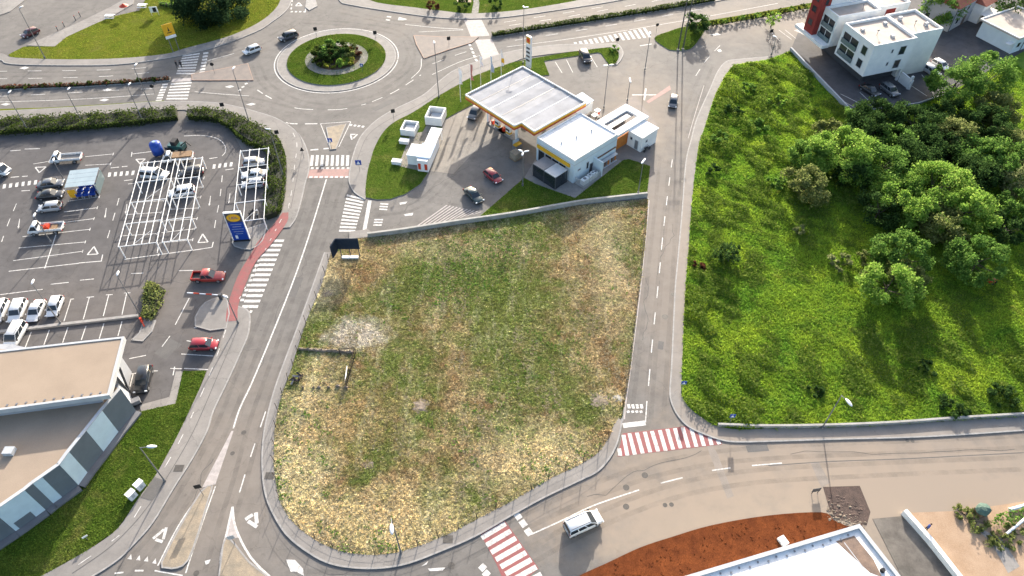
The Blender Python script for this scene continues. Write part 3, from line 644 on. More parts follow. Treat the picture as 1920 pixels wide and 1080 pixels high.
m_steelw = mat('white_steel', (0.78,0.78,0.77), (0.70,0.70,0.69), 1.2, rough=0.45)
m_black = mat('black_plastic', (0.014,0.014,0.016), (0.022,0.022,0.024), 2, rough=0.55)
m_orange = mat('orange_plastic', (0.55,0.19,0.04), (0.45,0.15,0.03), 2)
m_brown = mat('brown_board', (0.17,0.085,0.045), (0.12,0.06,0.035), 1.5)
m_blue = mat('sign_blue', (0.012,0.055,0.30), (0.012,0.045,0.25), 1.0, rough=0.4)
m_bluegl = mat('blue_sheet', (0.33,0.43,0.55), (0.28,0.37,0.48), 0.8, rough=0.3)
m_slate = mat('panel_slate', (0.15,0.172,0.195), (0.13,0.15,0.172), 0.8, rough=0.5)
m_ice = mat('panel_ice_blue', (0.58,0.70,0.77), (0.52,0.63,0.70), 0.8, rough=0.5)
m_plinth = mat('plinth_grey', (0.17,0.17,0.18), (0.14,0.14,0.15), 0.8)
m_tile = mat('roof_tile_red', (0.33,0.105,0.065), (0.25,0.08,0.05), 2.5, fine=0.2)
m_redwall = mat('red_render', (0.27,0.035,0.028), (0.20,0.03,0.025), 0.8, fine=0.1)
m_gwall = mat('grey_render', (0.34,0.35,0.37), (0.29,0.30,0.32), 0.5, fine=0.07)
m_wood = mat('timber', (0.25,0.16,0.09), (0.18,0.11,0.06), 3)
m_stain = mat('rust_stain', (0.22,0.15,0.11), (0.14,0.10,0.08), 0.9, fine=0.2)
def glassmat(name, c=(0.02,0.026,0.032)):
    m, t, b = newmat(name); b.inputs['Base Color'].default_value = (*c, 1); b.inputs['Roughness'].default_value = 0.12
    b.inputs['Specular IOR Level'].default_value = 0.6; return m
m_glass = glassmat('window_glass')
m_glass2 = glassmat('balcony_glass', (0.11,0.15,0.16))

def window(parent, p, u, wd, h, n, frame=m_ltgrey, glass=m_glass, t=0.09, name='window', mull=0):
    """window on a wall: p lower corner, u direction along the wall, n outward normal (local)"""
    p, u, n = Vector(p), Vector(u).normalized(), Vector(n).normalized(); z = Vector((0,0,1))
    def bx(mb, a0, a1, z0, z1, d0, d1):
        vs = [p+u*a+z*b+n*d for d in (d0, d1) for a, b in ((a0,z0),(a1,z0),(a1,z1),(a0,z1))]
        mb.add(vs, [(0,1,2,3),(7,6,5,4),(0,4,5,1),(1,5,6,2),(2,6,7,3),(3,7,4,0)])
    mb = MB(); bx(mb, 0, wd, 0, t, -.05, .07); bx(mb, 0, wd, h-t, h, -.05, .07); bx(mb, 0, t, t, h-t, -.05, .07); bx(mb, wd-t, wd, t, h-t, -.05, .07)
    for k in range(mull): x = wd*(k+1)/(mull+1); bx(mb, x-t/2, x+t/2, t, h-t, -.05, .06)
    o = mb.build(name, frame, parent)
    g = MB(); bx(g, t, wd-t, t, h-t, -.04, .02); g.build('pane', glass, o); return o
def parapet(parent, P, z, h, wd, m, name='parapet'):
    """low wall following a closed local polygon"""
    n = len(P); P = [Vector((p[0], p[1], 0)) for p in P]
    if sum(P[i-1].x*P[i].y-P[i].x*P[i-1].y for i in range(n)) < 0: P = P[::-1]
    I = []
    for i in range(n):
        a = (P[i]-P[i-1]).normalized(); b = (P[(i+1) % n]-P[i]).normalized()
        na = Vector((-a.y, a.x, 0)); nb = Vector((-b.y, b.x, 0)); k = na+nb; k = k/max(k.dot(na), 0.3)
        I.append(P[i]+k*wd)
    mb = MB(); vs = [(p.x,p.y,z) for p in P]+[(p.x,p.y,z+h) for p in P]+[(p.x,p.y,z+h) for p in I]+[(p.x,p.y,z) for p in I]
    fs = []
    for i in range(n):
        j = (i+1) % n
        for q in range(3): fs.append((q*n+i, q*n+j, (q+1)*n+j, (q+1)*n+i))
    mb.add(vs, fs); return mb.build(name, m, parent)

# ---------------------------------------------------------------- petrol station canopy
cz = 6.0
can = thing('fuel_canopy', 'white ribbed filling station canopy with yellow and red fascia over the pumps', 'canopy', (-9.1,123.0,0), R(42.8))
CL, CW = 15.4, 17.8          # local x along the left end, local -y along the length
cp = [(0,0),(CL,0),(CL,-CW),(1.5,-CW),(1.7,-14.2),(0,-14.0)]
MB().prism([(0.12,-0.12),(CL-.12,-.12),(CL-.12,-CW+.12),(1.62,-CW+.12),(1.82,-14.1),(0.12,-13.9)], cz-0.75, cz-0.35).build('soffit', m_steelw, can)
def fascia(z0, z1, d, m, nm):
    mb = MB(); n = len(cp)
    for i in range(n):
        a = Vector((*cp[i], 0)); b = Vector((*cp[(i+1) % n], 0)); t = (b-a).normalized(); o_ = Vector((t.y, -t.x, 0))
        if i < 3: o_ = -o_
        o_ = Vector((t.y,-t.x,0)); c = Vector((CL/2,-CW/2,0))
        if ((a+b)/2-c).dot(o_) < 0: o_ = -o_
        A = a-t*0.02+o_*d; B = b+t*0.02+o_*d; ia = a-o_*0.16; ib = b-o_*0.16
        mb.add([(A.x,A.y,z0),(B.x,B.y,z0),(B.x,B.y,z1),(A.x,A.y,z1),(ia.x,ia.y,z0),(ib.x,ib.y,z0),(ib.x,ib.y,z1),(ia.x,ia.y,z1)], [(0,1,2,3),(3,2,6,7),(4,7,6,5),(0,4,5,1),(0,3,7,4),(1,5,6,2)])
    return mb.build(nm, m, can)
fascia(cz-1.0, cz-0.62, 0.05, m_redp, 'fascia_band'); fascia(cz-0.62, cz-0.18, 0.07, m_yel, 'fascia_band'); fascia(cz-0.18, cz+0.12, 0.09, m_roof_w, 'fascia_band')
edges = [0.2, 3.4, 6.6, 9.9, 13.9, 17.6]
for k in range(5):
    a, b = edges[k]+0.07, edges[k+1]-0.07; x0 = 0.22 if k < 4 else 1.9
    mid = (a+b)/2; up = 0.10 if k % 2 else 0.04
    mb = MB(); mb.add([(x0,-a,cz-.2),(CL-.25,-a,cz-.2),(CL-.25,-mid,cz-.2+up),(x0,-mid,cz-.2+up),(x0,-b,cz-.2),(CL-.25,-b,cz-.2),
        (x0,-a,cz-.34),(CL-.25,-a,cz-.34),(x0,-b,cz-.34),(CL-.25,-b,cz-.34)],
        [(3,2,1,0),(4,5,2,3),(0,1,7,6),(8,9,5,4),(6,8,4,3,0),(7,1,2,5,9),(6,7,9,8)]); mb.build('roof_panel', m_canopy, can)
MB().box(0.2, CL-.2, -CW+.2+0, -0.2, cz-.348, cz-.344).build('gutter', m_dkgrey, can) if False else None
for k in range(1, 5):
    x0 = 0.25 if k < 4 else 1.9
    MB().box(x0, CL-.28, -edges[k]-.09, -edges[k]+.09, cz-.33, cz-.17).build('gutter', m_dkgrey if k in (1,3) else m_roof_w, can)
for cx, cy in [(3.0,-3.2),(3.0,-11.5),(11.0,-3.2),(11.0,-11.5)]:
    MB().box(cx-.22, cx+.22, cy-.22, cy+.22, 0, cz-.75).build('column', m_steelw, can)
CMX = Matrix.Translation(can.location) @ Matrix.Rotation(R(42.8), 4, 'Z')
def pump(lx, ly, label):
    w_ = CMX @ Vector((lx, ly, 0)); t = thing('fuel_pump', label, 'fuel pump', w_, R(42.8), 'fuel pumps under the canopy')
    MB().box(-.75,.75,-2.6,2.6,0,.16).build('pump_island', m_kerb, t)
    MB().box(-.3,.3,-.55,.55,.16,1.75).box(-.34,.34,-.6,.6,1.75,2.1).build('cabinet', m_steelw, t)
    MB().box(-.32,.32,-.5,.5,1.05,1.5).build('display', m_black, t)
    MB().box(-.33,.33,-.57,.57,.3,.75).build('panel', m_yel, t)
    for s in (-1, 1): MB().path([(s*.34,-.3,1.4),(s*.5,-.32,.8),(s*.36,-.34,1.2)], .03).build('hose', m_black, t)
    MB().box(-.25,.25,1.2,1.7,.16,1.0).build('waste_bin', m_redp, t)
pump(3.0,-6.0,'fuel pump near the left edge of the filling station canopy'); pump(3.0,-9.2,'fuel pump beside the yellow promotion stand under the canopy front edge'); pump(11.0,-6.5,'fuel pump hidden deep under the back of the canopy')
w_ = CMX @ Vector((1.2,-13.6,0)); t = thing('display_stand', 'yellow promotion stand with goods at the canopy corner', 'stand', w_, R(42.8))
MB().box(-.8,.8,-.5,.5,0,.9).build('base', m_midgrey, t); MB().box(-.75,.75,-.45,.45,.9,1.15).build('goods', m_yel, t); MB().box(-.8,.8,.4,.46,.9,1.9).build('back_board', m_bluegl, t)
w_ = CMX @ Vector((-1.1,-15.6,0)); t = thing('sale_pallet', 'pale crate stack on the forecourt beside the canopy corner', 'crate', w_, R(42.8))
MB().box(-.9,.9,-.9,.9,0,.14).build('pallet', m_wood, t); MB().box(-.8,.8,-.8,.8,.14,1.5).build('wrapped_load', m_pave, t)

# ---------------------------------------------------------------- station shop
sh = 5.0
shop = thing('station_shop', 'flat white roofed filling station shop with pale blue walls', 'shop', (4.6,110.2,0), R(43.2))
SL, SW = 11.6, 9.6
MB().box(0, SL, -SW, 0, 0, sh).build('wall', m_wall_b, shop)
MB().box(0.25, SL-.25, -SW+.25, -.25, sh+.002, sh+.06).build('roof', m_roof_w, shop)
parapet(shop, [(0,0),(SL,0),(SL,-SW),(0,-SW)], sh, 0.28, 0.22, m_roof_w)
parapet(shop, [(-.03,.03),(SL+.03,.03),(SL+.03,-SW-.03),(-.03,-SW-.03)], sh-0.9, 0.10, 0.02, m_ltgrey, 'cladding_joint')
# front under the canopy: glazing (faces -x local side is south-west)
for k in range(4): window(shop, (0,-7.6+k*1.8,0.3), (0,1,0), 1.7, 2.6, (-1,0,0), m_ltgrey)
MB().box(-.25, 0, -8.6, -0.3, 3.2, 3.9).build('fascia_band', m_yel, shop)
window(shop, (3.3,-SW,1.5), (1,0,0), 0.7, 1.6, (0,-1,0)); window(shop, (1.0,-SW,2.3), (1,0,0), 0.8, 0.45, (0,-1,0))
window(shop, (4.3,-SW,0.1), (1,0,0), 1.0, 2.1, (0,-1,0), m_midgrey, m_dkgrey, name='door')
MB().box(5.2,5.45,-SW-2.2,-SW,0,3.3).build('fin_wall', m_wall_b, shop)
MB().box(5.6,11.3,-SW-.25,-SW,2.5,2.62).build('awning_rail', m_brown, shop)
for k in range(3): MB().tube((2.2+k*3.4,-4.2-k*.6,sh+.06),(2.2+k*3.4,-4.2-k*.6,sh+.5),.16).build('roof_vent', m_ltgrey, shop)
# fenced plant yard on the shop's south side
pl = thing('plant_enclosure', 'grey fenced plant yard with white cooling units against the shop wall', 'enclosure', shop.matrix_basis @ Vector((0.5,-SW-2.35,0)), R(43.2))
pl.location = (Matrix.Translation(shop.location) @ Matrix.Rotation(R(43.2),4,'Z')) @ Vector((0.3,-SW-2.3,0))
MB().box(-.1,4.7,-.1,2.2,0,.1).build('base', m_conc, pl)
for a, b in [((0,0),(4.6,0)),((0,0),(0,2.1)),((4.6,0),(4.6,2.1))]:
    L = math.hypot(b[0]-a[0], b[1]-a[1]); n = int(L/0.18); mb = MB()
    for k in range(n+1):
        x = a[0]+(b[0]-a[0])*k/n; y = a[1]+(b[1]-a[1])*k/n; mb.box(x-.025,x+.025,y-.025,y+.025,.1,1.5)
    mb.build('railing', m_ltgrey, pl)
    mb = MB(); mb.tube((a[0],a[1],1.52),(b[0],b[1],1.52),.05); mb.build('rail', m_ltgrey, pl)
for k, (x, wd, h) in enumerate([(0.5,1.5,1.1),(2.3,.6,1.2),(3.1,.55,1.35),(3.8,.6,1.2)]):
    u = MB().box(x,x+wd,.5,1.3,.1,.1+h).build('cooling_unit', m_steelw, pl)
    MB().tube((x+wd/2,.9,.1+h),(x+wd/2,.9,.14+h),min(wd,.8)*.4,n=12).build('fan', m_midgrey, u)
# bottle racks along the same wall
SM = Matrix.Translation(shop.location) @ Matrix.Rotation(R(43.2),4,'Z')
t = thing('bottle_rack', 'long rack of gas bottles and goods along the pale blue shop wall', 'rack', SM @ Vector((5.7,-SW-1.0,0)), R(43.2))
MB().box(0,5.4,0,.8,0,.12).box(0,5.4,.7,.8,.12,1.5).box(0,5.4,0,.75,1.5,1.56).build('frame', m_ltgrey, t)
for k in range(11):
    b_ = MB().tube((.3+k*.48,.35,.12),(.3+k*.48,.35,.95),.17,.17,8).tube((.3+k*.48,.35,.95),(.3+k*.48,.35,1.12),.15,.07,8).build('gas_bottle', [m_brown,m_midgrey,m_orange,m_ltgrey][k%4], t)
# dark glazed terrace
t = thing('terrace_annex', 'dark glazed terrace box with grey two panel roof beside the shop', 'annex', (7.8,101.3,0), R(44.5))
AL, AW = 3.2, -5.7
MB().box(0.1,AL-.1,0.1,5.6,0,.15).build('floor', m_conc, t)
for x in (0, AL-.12):
    for y in (0, 2.8, 5.58): MB().box(x,x+.12,y,y+.12,0,2.8).build('post', m_dkgrey, t)
for a in (0.06, 2.92): MB().box(0.0,AL,a,a+2.74,2.8,2.95).build('roof_panel', m_midgrey if a > 1 else m_ltgrey, t)
for y in (0.15, 2.95): MB().box(0.03,0.09,y,y+2.6,.15,2.75).build('glass_pane', m_glass, t)
for x in (0.15, 1.65): MB().box(x,x+1.4,0.03,0.09,.15,2.75).build('glass_pane', m_glass, t)
# ---------------------------------------------------------------- service area right of the shop
def lw(lx, ly): return SM @ Vector((lx, ly, 0))
k1 = thing('white_kiosk', 'white box kiosk with flat roof next to the straight road', 'kiosk', G(1200,284), R(43))
MB().box(-.2,4.4,-.2,3.2,0,3.2).build('wall', m_wall_w, k1); MB().box(-.35,4.55,-.35,3.35,3.2,3.4).build('roof', m_roof_w, k1)
window(k1, (-.2,.5,.1), (0,1,0), .9, 2.1, (-1,0,0), m_ltgrey, m_midgrey, name='door'); window(k1, (-.2,2.0,1.6), (0,1,0), .6, .7, (-1,0,0)); window(k1, (1.0,-.2,1.6), (1,0,0), .6, .6, (0,-1,0))
t = thing('motorcycle', 'dark motorcycle parked against the white kiosk wall', 'motorcycle', G(1213,283), R(43))
[MB().tube((x,0,.32),(x,.12,.32),.32,n=14).build('wheel', m_black, t) for x in (-.7,.7)]; MB().box(-.6,.4,-.1,.2,.4,.8).tube((.35,.05,.7),(.65,.05,.35),.06).build('frame', m_dkgrey, t); MB().box(-.7,.1,-.12,.22,.8,.95).build('seat', m_black, t); MB().tube((.35,-.35,1.05),(.35,.45,1.05),.03).build('handlebar', m_dkgrey, t)
k2 = thing('wash_bay', 'white framed wash bay with grey slatted roof strip behind the shop', 'wash bay', lw(SL+.8,-SW+1.0), R(43))
for x, y in [(0.1,0.1),(9.3,0.1),(0.1,5.5),(9.3,5.5)]: MB().box(x,x+.3,y,y+.3,0,3.3).build('column', m_wall_w, k2)
for bx_ in [(0,9.7,0,1.5),(0,9.7,4.3,5.9),(0,1.3,1.5,4.3),(8.2,9.7,1.5,4.3)]: MB().box(bx_[0],bx_[1],bx_[2],bx_[3],3.3,3.75).build('roof_beam', m_roof_w, k2)
for k in range(12): MB().box(1.35+k*.57,1.35+k*.57+.46,2.6,4.28,3.35,3.45).build('roof_slat', m_midgrey, k2)
MB().box(0.2,9.5,5.6,5.8,0,3.3).build('back_wall', m_wall_w, k2); MB().box(0.6,5.2,0.3,.5,0,2.6).build('orange_door', m_orange, k2)
k3 = thing('carport_roof', 'small lean-to with grey blue sheet roof in the service yard', 'shed', lw(SL+3.2,3.6), R(43))
for x, y in [(0.1,0.1),(4.6,0.1),(0.1,2.9),(4.6,2.9)]: MB().box(x,x+.12,y,y+.12,0,2.6+(y>1)*.3).build('post', m_steelw, k3)
MB().add([(-.1,-.1,2.6),(4.9,-.1,2.6),(4.9,3.2,2.95),(-.1,3.2,2.95),(-.1,-.1,2.68),(4.9,-.1,2.68),(4.9,3.2,3.03),(-.1,3.2,3.03)],[(3,2,1,0),(4,5,6,7),(0,1,5,4),(1,2,6,5),(2,3,7,6),(3,0,4,7)]).build('roof', m_bluegl, k3)
MB().box(0,4.8,.05,.1,.2,2.2).build('side_wall', m_steelw, k3)
rr = random.Random(3)
for k, (lx, ly, label) in enumerate([(SL+1.0,.8,'pale gas cage nearest the shop corner in the service yard'),(SL+2.2,1.6,'pale machine cabinet in the service yard beside the gas cage'),(SL+1.2,2.6,'cream vacuum cleaner cabinet in the service yard'),(SL+5.6,.9,'pinkish service cabinet beside the wash bay'),(SL+7.2,1.6,'white service cabinet near the wash bay end')]):
    t = thing('service_cabinet', label, 'cabinet', lw(lx,ly), R(43), 'cabinets in the service yard'); h = 1.3+.5*rr.random()
    MB().box(-.5,.5,-.4,.4,0,h).build('body', [m_wall_w,m_steelw,m_roof_g,m_palered,m_wall_w][k], t); MB().box(-.55,.55,-.45,.45,h,h+.08).build('lid', m_steelw, t); MB().box(-.3,.3,-.44,-.4,h*.5,h*.85).build('panel', [m_brown,m_midgrey,m_orange,m_dkgrey,m_redp][k], t)
# ---------------------------------------------------------------- tank and wash structures on the lawn
def tb(x, y, s=8.31): return G(740+x/s, 200+y/s)
pad = slab('wash_pad', [tb(250,430),tb(440,400),tb(500,290),tb(640,300),tb(700,430),tb(590,900),tb(490,1030),tb(60,930)], 0.0, 0.14, m_apron, kind='structure')
def pen(name, label, loc, rz, lx, ly, h, inner=m_midgrey):
    t = thing(name, label, 'enclosure', loc, rz, 'white walled pens on the station lawn')
    MB().box(0,lx,0,ly,0.1,.2).build('floor', inner, t)
    for a in [(0,lx,0,.25),(0,lx,ly-.25,ly),(0,.25,.25,ly-.25),(lx-.25,lx,.25,ly-.25)]: MB().box(*a,0.1,h).build('wall', m_wall_w, t)
    MB().box(.6,lx-.6,.7,ly-.7,.2,1.0).build('tank', m_ltgrey, t)
AZ = R(-11)
pen('white_pen','larger white walled open pen at the top of the wash structure', tb(480,290), AZ, 3.4, 3.9, 2.0)
pen('white_pen','smaller white walled open pen standing alone on the station lawn', tb(95,455), AZ, 2.9, 3.3, 1.5)
t = thing('wash_hall', 'white self service wash hall with pale blue roof on the lawn edge', 'wash hall', tb(365,1010), AZ)
MB().box(0,2.0,0,8.0,0.1,2.6).build('wall', m_wall_w, t)
MB().box(-.3,2.3,.8,5.2,2.6,2.75).build('roof_panel', m_bluegl, t); MB().box(-.1,2.1,5.25,10.6,2.4,2.55).build('roof_panel', m_roof_w, t)
for x in (0, 1.85): MB().box(x,x+.15,10.2,10.35,0.1,2.4).build('post', m_steelw, t)
MB().box(-2.4,-.02,1.6,5.0,0.1,2.2).build('side_room', m_wall_w, t); MB().box(-2.5,-.06,3.3,5.1,2.2,2.35).build('roof_panel', m_roof_w, t); MB().box(-2.5,-.06,1.5,3.25,2.2,2.32).build('roof_panel', m_wall_b, t)
for k in range(3): MB().box(.15+k*.62,.65+k*.62,-.08,0,.6,1.9).build('poster', [m_redp,m_steelw,m_redp][k], t)
for a, lab in [(tb(40,890),'white flat box on the lawn left of the wash hall'),(tb(155,570),'white flat box on the lawn below the small pen')]:
    t = thing('service_box', lab, 'box', a, AZ, 'white service boxes on the lawn'); MB().box(-.9,.9,-.5,.5,.1,.75).build('body', m_wall_w, t); MB().box(-.95,.95,-.55,.55,.75,.83).build('lid', m_roof_w, t)

# ---------------------------------------------------------------- office block
OZ0, OZ1 = 3.0, 9.5
of = thing('office_block', 'white two volume office block on recessed ground floor with red stair tower', 'office block', (73.4,134.4,0), R(18.3))
ux, uy = Vector((1,0,0)), Vector((0,1,0))
def vol(x0, x1, y0, y1, z0, z1, nm='wall'):
    MB().box(x0,x1,y0,y1,z0,z1).build(nm, m_wall_w, of)
    MB().box(x0+.2,x1-.2,y0+.2,y1-.2,z1+.002,z1+.05).build('roof', m_roof_g, of)
    parapet(of, [(x0,y0),(x1,y0),(x1,y1),(x0,y1)], z1, .55, .28, m_wall_w)
vol(0, 10.4, 0, 9.9, OZ0, OZ1)                       # near volume
vol(10.6, 18.2, 1.6, 10.4, 0, OZ1)                   # right volume, to the ground
vol(0.4, 11.2, 12.6, 17.4, OZ0, OZ1)                 # far volume
vol(11.4, 19.5, 13.4, 20.0, 0, OZ1)
MB().box(4.5,10.4,9.92,12.58,0,OZ1-1.2).build('link_wall', m_gwall, of)
MB().box(4.7,10.3,10.0,12.5,OZ1-1.19,OZ1-1.1).build('roof', m_roof_w, of)
for k, x in enumerate((5.2,6.6,8.0,9.2)):
    u_ = MB().box(x,x+.9,10.6,11.5,OZ1-1.1,OZ1-.3).build('cooling_unit', m_ltgrey, of)
MB().box(2.6,10.3,2.4,17.0,0,OZ0).build('ground_floor', m_dkgrey, of)
for x, y in [(10.0,.3),(10.0,-3.4)]: MB().box(x,x+.45,y,y+.45,0,OZ0).build('pillar', m_wall_w, of)
MB().box(10.2,10.5,-3.6,0,0,2.2).build('ramp_wall', m_wall_w, of)
# west face of the near volume: two storey recess and two windows
def recess(y0, y1, x, zlo, zhi):
    window(of, (x,y1,zlo), (0,-1,0), y1-y0, (zhi-zlo)/2-.15, (-1,0,0), m_wall_w, m_glass, .14, 'window', 1)
    window(of, (x,y1,(zlo+zhi)/2+.05), (0,-1,0), y1-y0, (zhi-zlo)/2-.15, (-1,0,0), m_wall_w, m_glass, .14, 'window', 1)
    MB().box(x-.30,x-.24,y0+.1,y1-.1,zlo+.1,zlo+1.1).build('balcony_glass', m_glass2, of); MB().box(x-.30,x-.24,y0+.1,y1-.1,(zlo+zhi)/2+.1,(zlo+zhi)/2+1.1).build('balcony_glass', m_glass2, of)
    MB().box(x-.35,x,y0,y1,zlo-.12,zlo-.01).build('balcony_slab', m_wall_w, of)
recess(4.2, 9.2, 0, 3.6, 8.9); recess(12.9, 17.0, .4, 3.6, 8.9)
window(of, (0,3.0,4.0), (0,-1,0), 1.6, 1.9, (-1,0,0)); window(of, (0,3.0,6.9), (0,-1,0), 1.6, 1.9, (-1,0,0))
window(of, (6.9,0,3.6), (1,0,0), 1.6, 2.0, (0,-1,0)); window(of, (6.9,0,6.7), (1,0,0), 1.6, 2.0, (0,-1,0))
window(of, (4.9,0,4.6), (1,0,0), .5, .9, (0,-1,0)); window(of, (4.9,0,7.5), (1,0,0), .5, .9, (0,-1,0))
MB().box(-1.4,.4,12.6,23.0,OZ0-.15,OZ0+.55).build('terrace_slab', m_wall_w, of)
MB().box(-.9,1.6,17.45,20.6,OZ0+.56,13.0).build('stair_tower', m_redwall, of)
for z in (5.2, 8.2, 10.6): window(of, (-.9,19.9,z), (0,-1,0), 1.6, 1.5, (-1,0,0), m_redwall)
window(of, (0.0,17.45,10.2), (1,0,0), 1.0, 1.4, (0,-1,0), m_redwall)
MB().box(1.7,10.0,17.5,22.0,OZ0,12.0).build('wall', m_wall_w, of); MB().box(13.5,16.0,13.36,13.4,6.8,9.2).build('red_panel', m_redwall, of)
for x, y in [(3.8,4.2),(13.8,5.0),(8.0,14.6)]: MB().tube((x,y,OZ1+.05),(x,y,OZ1+1.3),.05).box(x-.25,x+.25,y-.05,y+.05,OZ1+1.0,OZ1+1.25).build('roof_vent', m_midgrey, of)
OM = Matrix.Translation(of.location) @ Matrix.Rotation(R(18.3),4,'Z')
# retaining wall of the yard
a, b = G(1481,97), G(1592,213); P = [a, b]
tag(curb('retaining_wall', P, 0.35, -0.2, 1.1, m_gwall), 'grey concrete retaining wall between the office yard and the meadow', 'wall')
tag(curb('retaining_wall', [G(1592,214), G(1650,207), G(1720,197), G(1782,176)], 0.3, -0.2, 0.6, m_gwall), 'low grey wall at the south edge of the office yard under the trees', 'wall')
# ---------------------------------------------------------------- house with red roof, pale shed
hs = thing('house', 'grey rendered house with red tiled hipped roof and porch', 'house', G(1776,60), R(38))
MB().box(0,9,0,8,0,6.0).build('wall', m_gwall, hs); MB().box(9.02,13,-2.2,6,0,4.6).build('wall', m_wall_w, hs)
def hip(x0,x1,y0,y1,z0,z1,nm='roof'):
    m_ = (y0+y1)/2; k = min((x1-x0),(y1-y0))*.42
    MB().add([(x0,y0,z0),(x1,y0,z0),(x1,y1,z0),(x0,y1,z0),(x0+k,m_,z1),(x1-k,m_,z1)],[(0,1,5,4),(1,2,5),(2,3,4,5),(3,0,4),(3,2,1,0)]).build(nm, m_tile, hs)
hip(-.7,9.7,-.7,8.7,6.0,8.6); hip(8.4,13.6,-2.8,6.6,4.6,6.4)
window(hs,(0,3.2,1.2),(0,-1,0),1.2,1.4,(-1,0,0)); window(hs,(0,6.5,1.2),(0,-1,0),1.2,1.4,(-1,0,0)); window(hs,(2.0,0,1.1),(1,0,0),1.4,1.4,(0,-1,0)); window(hs,(5.5,0,.1),(1,0,0),1.1,2.1,(0,-1,0),m_wood,m_dkgrey,name='door'); window(hs,(5.2,0,3.6),(1,0,0),1.4,1.3,(0,-1,0)); window(hs,(10.2,-2.2,1.0),(1,0,0),1.6,1.5,(0,-1,0))
MB().box(8.2,13.4,-6.0,-2.22,2.6,2.75).build('porch_roof', m_wall_w, hs)
for x in (8.4,13.0): MB().box(x,x+.25,-5.9,-5.65,0,2.6).build('porch_column', m_wall_w, hs)
MB().tube((0.05,-.1,0),(0.05,-.1,6),.07).build('drainpipe', m_dkgrey, hs)
pb = thing('outbuilding', 'pale outbuilding with white roof at the right edge of the yard', 'outbuilding', G(1893,101), R(28))
MB().box(0,12,0,9,0,3.8).build('wall', m_wall_b, pb); MB().box(-.6,12.6,-.6,9.6,3.8,4.05).build('roof', m_roof_g, pb); parapet(pb,[(-.6,-.6),(12.6,-.6),(12.6,9.6),(-.6,9.6)],4.05,.2,.3,m_roof_w)
MB().tube((3.2,-.12,0),(3.2,-.12,3.8),.07).build('drainpipe', m_dkgrey, pb); window(pb,(1.0,0,1.2),(1,0,0),1.2,1.2,(0,-1,0)); MB().box(-1.6,0,.2,1.4,2.4,2.5).build('door_canopy', m_wall_w, pb)

# ---------------------------------------------------------------- supermarket
sm = thing('supermarket', 'supermarket with beige roofs and a curved slate and ice blue striped facade', 'supermarket', (0,0,0))
base_px = [(255,770),(222,810),(194,847),(164,886),(147,910),(117,932),(100,944),(86,956),(30,996),(-60,1055)]
top_h = 5.6
B = [G(x,y,0.35) for x,y in base_px]
shell = [(p.x,p.y) for p in [b+Vector((-.35,.15,0)) for b in B]]+[(-100,32),(-100,62),(-70,62),(-54,58)]
MB().prism(shell, 0, top_h-0.35).build('wall', m_gwall, sm)
ro = MB().prism([(x-.25,y+.1) for x,y in shell[:len(B)]]+[(-100,32.5),(-100,61),(-70,61),(-55.5,57)], top_h-.34, top_h-.28).build('roof', m_roof_b, sm)
mats = [m_slate,m_ice,m_slate,m_ice,m_slate,m_ice,m_slate,m_ice,m_slate]
for k in range(len(B)-1):
    a, b = B[k], B[k+1]; d = (b-a).normalized(); n = Vector((-d.y,d.x,0)); n = n if n.x > 0 else -n
    a2 = a+d*.01; b2 = b-d*.01; z0, z1 = 0.45, top_h+.05
    vs = [(q.x+n.x*e, q.y+n.y*e, z) for z in (z0,z1) for q,e in ((a2,-.3),(b2,-.3),(b2,.06),(a2,.06))]
    MB().add(vs, [(3,2,1,0),(4,5,6,7),(0,1,5,4),(1,2,6,5),(2,3,7,6),(3,0,4,7)]).build('facade_panel', mats[k], sm)
    vs = [(q.x+n.x*e, q.y+n.y*e, z) for z in (0.0,.42) for q,e in ((a,-.3),(b,-.3),(b,.9),(a,.9))]
    MB().add(vs, [(3,2,1,0),(4,5,6,7),(0,1,5,4),(1,2,6,5),(2,3,7,6),(3,0,4,7)]).build('plinth', m_plinth, sm)
    vs = [(q.x+n.x*e, q.y+n.y*e, z) for z in (top_h+.055,top_h+.14) for q,e in ((a,-.34),(b,-.34),(b,.1),(a,.1))]
    MB().add(vs, [(3,2,1,0),(4,5,6,7),(0,1,5,4),(1,2,6,5),(2,3,7,6),(3,0,4,7)]).build('coping', m_ltgrey, sm)
def lowpx(x, y, z): p = G(x,y,z); return (p.x,p.y)
q = B[7]; d = (B[8]-B[7]).normalized(); n = Vector((-d.y,d.x,0)); n = n if n.x > 0 else -n
vs = [(w2.x+n.x*e, w2.y+n.y*e, z) for z in (.46,1.9) for w2,e in ((q+d*1.2,.061),(q+d*3.2,.061),(q+d*3.2,.1),(q+d*1.2,.1))]
MB().add(vs, [(3,2,1,0),(4,5,6,7),(0,1,5,4),(1,2,6,5),(2,3,7,6),(3,0,4,7)]).build('facade_panel', m_slate, sm)
uz = 7.4
UP = [lowpx(-80,780,uz), lowpx(205,741,uz), lowpx(233,631,uz), lowpx(-80,666,uz)]
MB().prism(UP, uz-.75, uz-.1).build('upper_block', m_ltgrey, sm)
c = Vector((sum(p[0] for p in UP)/4, sum(p[1] for p in UP)/4))
INN = [(c.x+(p[0]-c.x)*.985, c.y+(p[1]-c.y)*.97) for p in UP]
MB().prism(INN, uz-.099, uz-.06).build('roof', m_roof_b, sm); parapet(sm, UP, uz-.1, .14, .3, m_ltgrey, 'roof_edge')
INW = [(c.x+(p[0]-c.x)*.93-1.0, c.y+(p[1]-c.y)*.9) for p in UP]
MB().prism(INW, 0, uz-.76).build('upper_wall', m_gwall, sm)
foot = G(243,737,0.1)
for px in [(224,690),(219,708)]:
    a = G(px[0], px[1], uz-.8); MB().tube(foot, a, .16, .16, 8).build('canopy_strut', m_dkgrey, sm)
